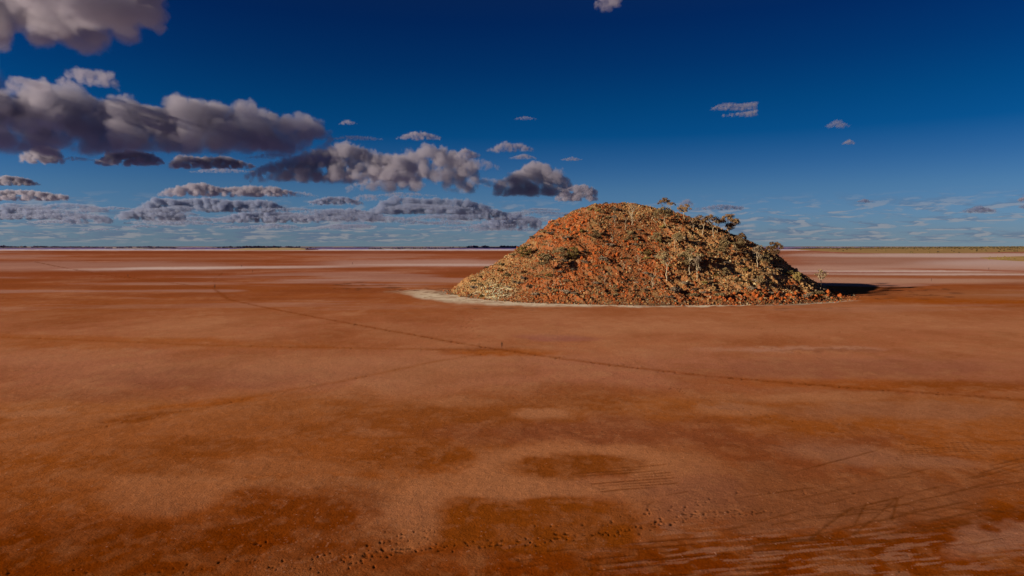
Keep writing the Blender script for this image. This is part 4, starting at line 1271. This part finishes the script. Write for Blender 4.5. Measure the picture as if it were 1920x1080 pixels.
def cloud_group(mat, name, lo, hi, res, base_z, nscale, amp, dens, edge):
    g = bpy.data.node_groups.new(name, 'GeometryNodeTree')
    g.interface.new_socket('Geometry', in_out='INPUT', socket_type='NodeSocketGeometry')
    g.interface.new_socket('Geometry', in_out='OUTPUT', socket_type='NodeSocketGeometry')
    n = NT(g)
    gi, go = n.n('NodeGroupInput'), n.n('NodeGroupOutput')
    pos = n.n('GeometryNodeInputPosition').outputs[0]
    sn = n.n('GeometryNodeSampleNearest', domain='POINT')
    g.links.new(gi.outputs[0], sn.inputs['Geometry'])
    wob = n.n('ShaderNodeTexNoise')
    wob.inputs['Scale'].default_value = nscale * 0.8
    wob.inputs['Detail'].default_value = 2
    g.links.new(pos, wob.inputs['Vector'])
    off = n.vm('SCALE', n.vm('SUBTRACT', wob.outputs['Color'], (0.5, 0.5, 0.5)), scale=0.5 / nscale)
    pw = n.vm('ADD', pos, off)
    g.links.new(pw, sn.inputs['Sample Position'])
    def sample(typ, val):
        si = g.nodes.new('GeometryNodeSampleIndex')
        si.data_type = typ
        si.domain = 'POINT'
        g.links.new(gi.outputs[0], si.inputs['Geometry'])
        g.links.new(sn.outputs[0], si.inputs['Index'])
        s_in = [k for k in si.inputs if k.name == 'Value' and k.enabled][0]
        g.links.new(val, s_in)
        return [k for k in si.outputs if k.enabled][0]
    p2 = n.n('GeometryNodeInputPosition').outputs[0]
    at = n.n('GeometryNodeInputNamedAttribute', data_type='FLOAT')
    at.inputs[0].default_value = 'r'
    av = [k for k in at.outputs if k.enabled and k.name == 'Attribute'][0]
    c = sample('FLOAT_VECTOR', p2)
    r = sample('FLOAT', av)
    d = n.vm('LENGTH', n.vm('SUBTRACT', pw, c))
    sd = n.m('SUBTRACT', 1.0, n.m('DIVIDE', d, r))
    nz = n.noise(pos, nscale, 9.0, 0.64)
    nz2 = n.m('MULTIPLY', n.m('SUBTRACT', nz, 0.5), amp)
    v = n.m('ADD', sd, nz2)
    v = n.step(v, 0.0, edge * 0.7)
    sp = n.n('ShaderNodeSeparateXYZ')
    g.links.new(pos, sp.inputs[0])
    thick = (hi[2] - lo[2])
    zz = n.m('ADD', n.m('SUBTRACT', sp.outputs[2], base_z), n.m('MULTIPLY', nz2, thick * 0.12))
    v = n.m('MULTIPLY', v, n.step(zz, 0.0, thick * 0.06))
    v = n.m('MULTIPLY', v, dens)
    vc = n.n('GeometryNodeVolumeCube')
    g.links.new(v, vc.inputs['Density'])
    vc.inputs['Min'].default_value = lo
    vc.inputs['Max'].default_value = hi
    vc.inputs['Resolution X'].default_value = res[0]
    vc.inputs['Resolution Y'].default_value = res[1]
    vc.inputs['Resolution Z'].default_value = res[2]
    sm = n.n('GeometryNodeSetMaterial')
    sm.inputs['Material'].default_value = mat
    g.links.new(vc.outputs[0], sm.inputs[0])
    g.links.new(sm.outputs[0], go.inputs[0])
    return g

NVOX = [0]
def make_cloud(label, tops, base_y, seed, depth=1.6, dens=1.0, amp=2.6, npuff=1.0, alt=900.0, rmin=0.16, rmax=0.36, vox=0.85, dist=None):
    rnd = random.Random(seed)
    dist = dist or (alt - H) * F / (462.0 - base_y)
    k = dist / F                                   # metres per photo pixel at that distance
    xs = [p[0] for p in tops]
    def top(x):
        for (a, ya), (b, yb) in zip(tops, tops[1:]):
            if a <= x <= b:
                t = (x - a) / max(1e-6, b - a)
                return ya + (yb - ya) * t
        return tops[-1][1]
    W = xs[-1] - xs[0]
    hmax = base_y - min(p[1] for p in tops)
    pts, rad = [], []
    N = int(npuff * (12 + 38 * W / max(hmax, 8)))
    for i in range(N):
        x = rnd.uniform(xs[0], xs[-1])
        T = max(3.0, base_y - top(x))
        r = rnd.uniform(rmin, rmax) * min(T, hmax * 0.75)
        mode = rnd.random()
        z = (T - r * 0.92) if mode < 0.55 else rnd.uniform(r * 0.3, max(r * 0.35, T - r))
        x = min(max(x, xs[0] + r * 0.7), xs[-1] - r * 0.7)
        dy = rnd.gauss(0, 0.30) * depth * T * (1.0 - 0.5 * z / hmax)
        pts.append(((x - 960) * k, dist + dy * k, alt + z * k))
        rad.append(r * k * 1.12)
    P = np.array(pts); Rd = np.array(rad)
    pad = Rd.max() * 0.6
    lo = (P - Rd[:, None]).min(0) - pad
    hi = (P + Rd[:, None]).max(0) + pad
    lo[2] = alt - hmax * k * 0.12
    vs = k * 1.875 * vox
    res = [max(8, int((hi[i] - lo[i]) / vs)) for i in range(3)]
    res[1] = max(8, int(res[1] * 0.6))
    NVOX[0] += res[0] * res[1] * res[2]
    me = bpy.data.meshes.new('cloud')
    me.from_pydata([tuple(p) for p in pts], [], [])
    a = me.attributes.new('r', 'FLOAT', 'POINT')
    a.data.foreach_set('value', rad)
    mat = far_cloud_mat if dist > 13500 else cloud_mat
    me.materials.append(mat)
    ob = bpy.data.objects.new('cloud', me)
    COL.objects.link(ob)
    ob['kind'] = 'structure'
    ob['label'] = label
    meanr = float(Rd.mean())
    g = cloud_group(mat, 'cloud puffs', tuple(lo), tuple(hi), res, alt, 0.5 / meanr, amp, dens * 5.0 / (hmax * k), 0.35)
    md = ob.modifiers.new('cloud', 'NODES')
    md.node_group = g
    return ob
# unseen cloud bank added to shade the big clouds' flanks, leaving their tops lit
def bank(x0, x1, y0, z0, z1, seed):
    k = y0 / F
    n = 25
    tops = [(960 + (x0 + (x1 - x0) * i / (n - 1)) / k, 0) for i in range(n)]
    rb = random.Random(seed)
    hp = (z1 - z0) / k
    by = 0.0
    tops = [(a, by - hp * rb.uniform(0.45, 1.0)) for a, _ in tops]
    return make_cloud('unseen cloud bank added beyond the left edge to shade the clouds', tops, by, seed, depth=1.2, alt=z0, dist=y0, vox=9.0, rmin=.3, rmax=.5, dens=0.6)
bank(-10400, -5900, 3700, 1800, 2540, 5)
bank(-10200, -6100, 7700, 1850, 2650, 6)
make_cloud('large dark grey cloud cut by the top left corner', [(-120, 30), (-80, -60), (0, -30), (70, -80), (140, -110), (220, -80), (285, -30), (322, 40)], 88, 4, depth=1.2)
make_cloud('long heavy violet-grey cloud with lit tops on the left', [(-140, 190), (-60, 160), (10, 172), (45, 200), (70, 190), (110, 174), (160, 176), (195, 205), (240, 184), (285, 208), (320, 205), (350, 192), (395, 192), (440, 205), (475, 202), (515, 210), (555, 230), (590, 224), (615, 245), (632, 275)], 290, 1, depth=1.1, npuff=2.0, rmin=.12, rmax=.34, amp=3.0)
make_cloud('long grey cloud with pale lit left half under the heavy cloud', [(462, 330), (500, 312), (545, 300), (600, 285), (640, 274), (675, 276), (700, 290), (740, 292), (775, 305), (790, 330)], 343, 2, depth=1.1, npuff=2.0, rmin=.12, rmax=.30, amp=3.2)
make_cloud('broken grey cloud reaching right towards the mound', [(650, 352), (700, 330), (730, 296), (770, 288), (805, 275), (850, 284), (880, 302), (900, 345)], 360, 6, depth=1.0, npuff=2.0, rmin=.10, rmax=.28, amp=3.4)
make_cloud('rounded grey cloud with a lit top above the left slope of the mound', [(925, 348), (960, 328), (985, 316), (1008, 307), (1035, 318), (1058, 335), (1072, 350)], 368, 3, depth=0.9)
make_cloud('small cloud clinging right of the rounded cloud', [(1040, 372), (1062, 352), (1090, 348), (1118, 358)], 378, 7, depth=0.9)
rl = random.Random(44)
DECK = []
for i_ in range(46):
    by_ = rl.uniform(392, 436)
    cx_ = rl.uniform(-40, 1060); wd_ = rl.uniform(30, 90) * (1.0 if by_ < 420 else 0.8)
    ht_ = wd_ * rl.uniform(0.10, 0.20)
    DECK.append(([(cx_ - wd_, by_ - ht_ * .2), (cx_ - wd_ * .4, by_ - ht_ * rl.uniform(.5, 1)), (cx_ + wd_ * .1, by_ - ht_ * rl.uniform(.7, 1.1)), (cx_ + wd_ * .6, by_ - ht_ * rl.uniform(.4, .9)), (cx_ + wd_, by_ - ht_ * .2)], by_, 0.35))
L_ = DECK + [([(46, 300), (60, 286), (88, 276), (108, 282), (124, 300)], 308), ([(186, 305), (215, 288), (255, 284), (290, 290), (312, 305)], 312), ([(322, 312), (345, 294), (390, 298), (430, 296), (482, 312)], 318),
      ([(745, 262), (775, 250), (800, 252), (830, 260)], 265, .35), ([(912, 284), (945, 270), (975, 272), (1000, 282)], 287, .35), ([(850, 296), (872, 280), (900, 292)], 299, .5), ([(955, 298), (980, 291), (1006, 297)], 300, .3),
      ([(300, 364), (345, 350), (385, 344), (420, 354), (470, 350), (520, 352), (556, 362)], 369), ([(-40, 370), (10, 358), (60, 358), (132, 368)], 377), ([(-30, 345), (20, 331), (55, 336), (82, 346)], 349),
      ([(258, 392), (300, 372), (340, 376), (390, 372), (450, 378), (500, 376), (545, 392)], 398), ([(216, 408), (250, 394), (300, 388), (350, 402)], 413), ([(578, 380), (620, 370), (650, 371), (684, 381)], 384),
      ([(688, 398), (720, 378), (745, 369), (790, 374), (840, 374), (880, 376), (920, 390)], 402), ([(838, 408), (880, 394), (925, 392), (962, 404)], 413), ([(880, 424), (930, 408), (975, 400), (1015, 414)], 431),
      ([(400, 412), (450, 400), (500, 396), (560, 400), (600, 412)], 418), ([(560, 410), (610, 396), (660, 392), (720, 402)], 415), ([(1325, 208), (1350, 198), (1380, 199), (1412, 196)], 211, .22), ([(1348, 220), (1375, 216), (1412, 210)], 222, .25),
      ([(1538, 240), (1560, 228), (1584, 238)], 243, .16), ([(1574, 270), (1585, 264), (1594, 269)], 273, .3), ([(1604, 378), (1617, 373), (1632, 378)], 380, .5), ([(1800, 397), (1830, 387), (1860, 394)], 399, .6), ([(1902, 376), (1920, 366), (1960, 374)], 378, .6), ([(1905, 388), (1925, 382), (1960, 386)], 391, .5),
      ([(1112, 20), (1128, -8), (1150, -10), (1158, 10)], 27, .25), ([(22, 172), (50, 148), (85, 158), (112, 174)], 180, .22), ([(122, 160), (150, 134), (190, 138), (228, 142)], 168, .22),
      ([(1300, 393), (1345, 384), (1392, 388)], 394, .5), ([(-40, 404), (20, 388), (80, 390), (120, 402)], 412), ([(100, 415), (150, 402), (200, 404), (215, 414)], 420, .6), ([(145, 394), (180, 387), (208, 393)], 398, .5),
      ([(1270, 384), (1285, 374), (1300, 384)], 387, .4), ([(640, 234), (655, 228), (672, 234)], 237, .2), ([(965, 226), (985, 221), (1005, 226)], 228, .12), ([(1050, 301), (1070, 296), (1090, 301)], 303, .25)]
for i_, e_ in enumerate(L_):
    make_cloud('small grey and white cloud', e_[0], e_[1], 60 + i_, depth=1.3, dens=e_[2] if len(e_) > 2 else 1.0, npuff=1.0 if len(e_) < 3 else 0.8, vox=0.95)
print('cloud voxels', NVOX)

# torn wisps round the big clouds
for i_, (cx_, cy_, wd_, ht_) in enumerate(((60, 240, 90, 30), (600, 300, 70, 14), (520, 296, 60, 10), (900, 312, 40, 22), (920, 345, 40, 16), (150, 300, 34, 8), (670, 262, 50, 8), (560, 366, 40, 10), (760, 366, 60, 8), (690, 372, 30, 12), (1080, 356, 30, 9), (1000, 366, 70, 8), (420, 322, 60, 8))):
    make_cloud('thin torn scrap of cloud', [(cx_ - wd_, cy_ + ht_ * .2), (cx_ - wd_ * .3, cy_ - ht_ * .6), (cx_ + wd_ * .4, cy_ - ht_ * .4), (cx_ + wd_, cy_ + ht_ * .2)], cy_ + ht_ * .4, 300 + i_, depth=1.5, dens=0.16, amp=4.6, npuff=0.7, alt=900)
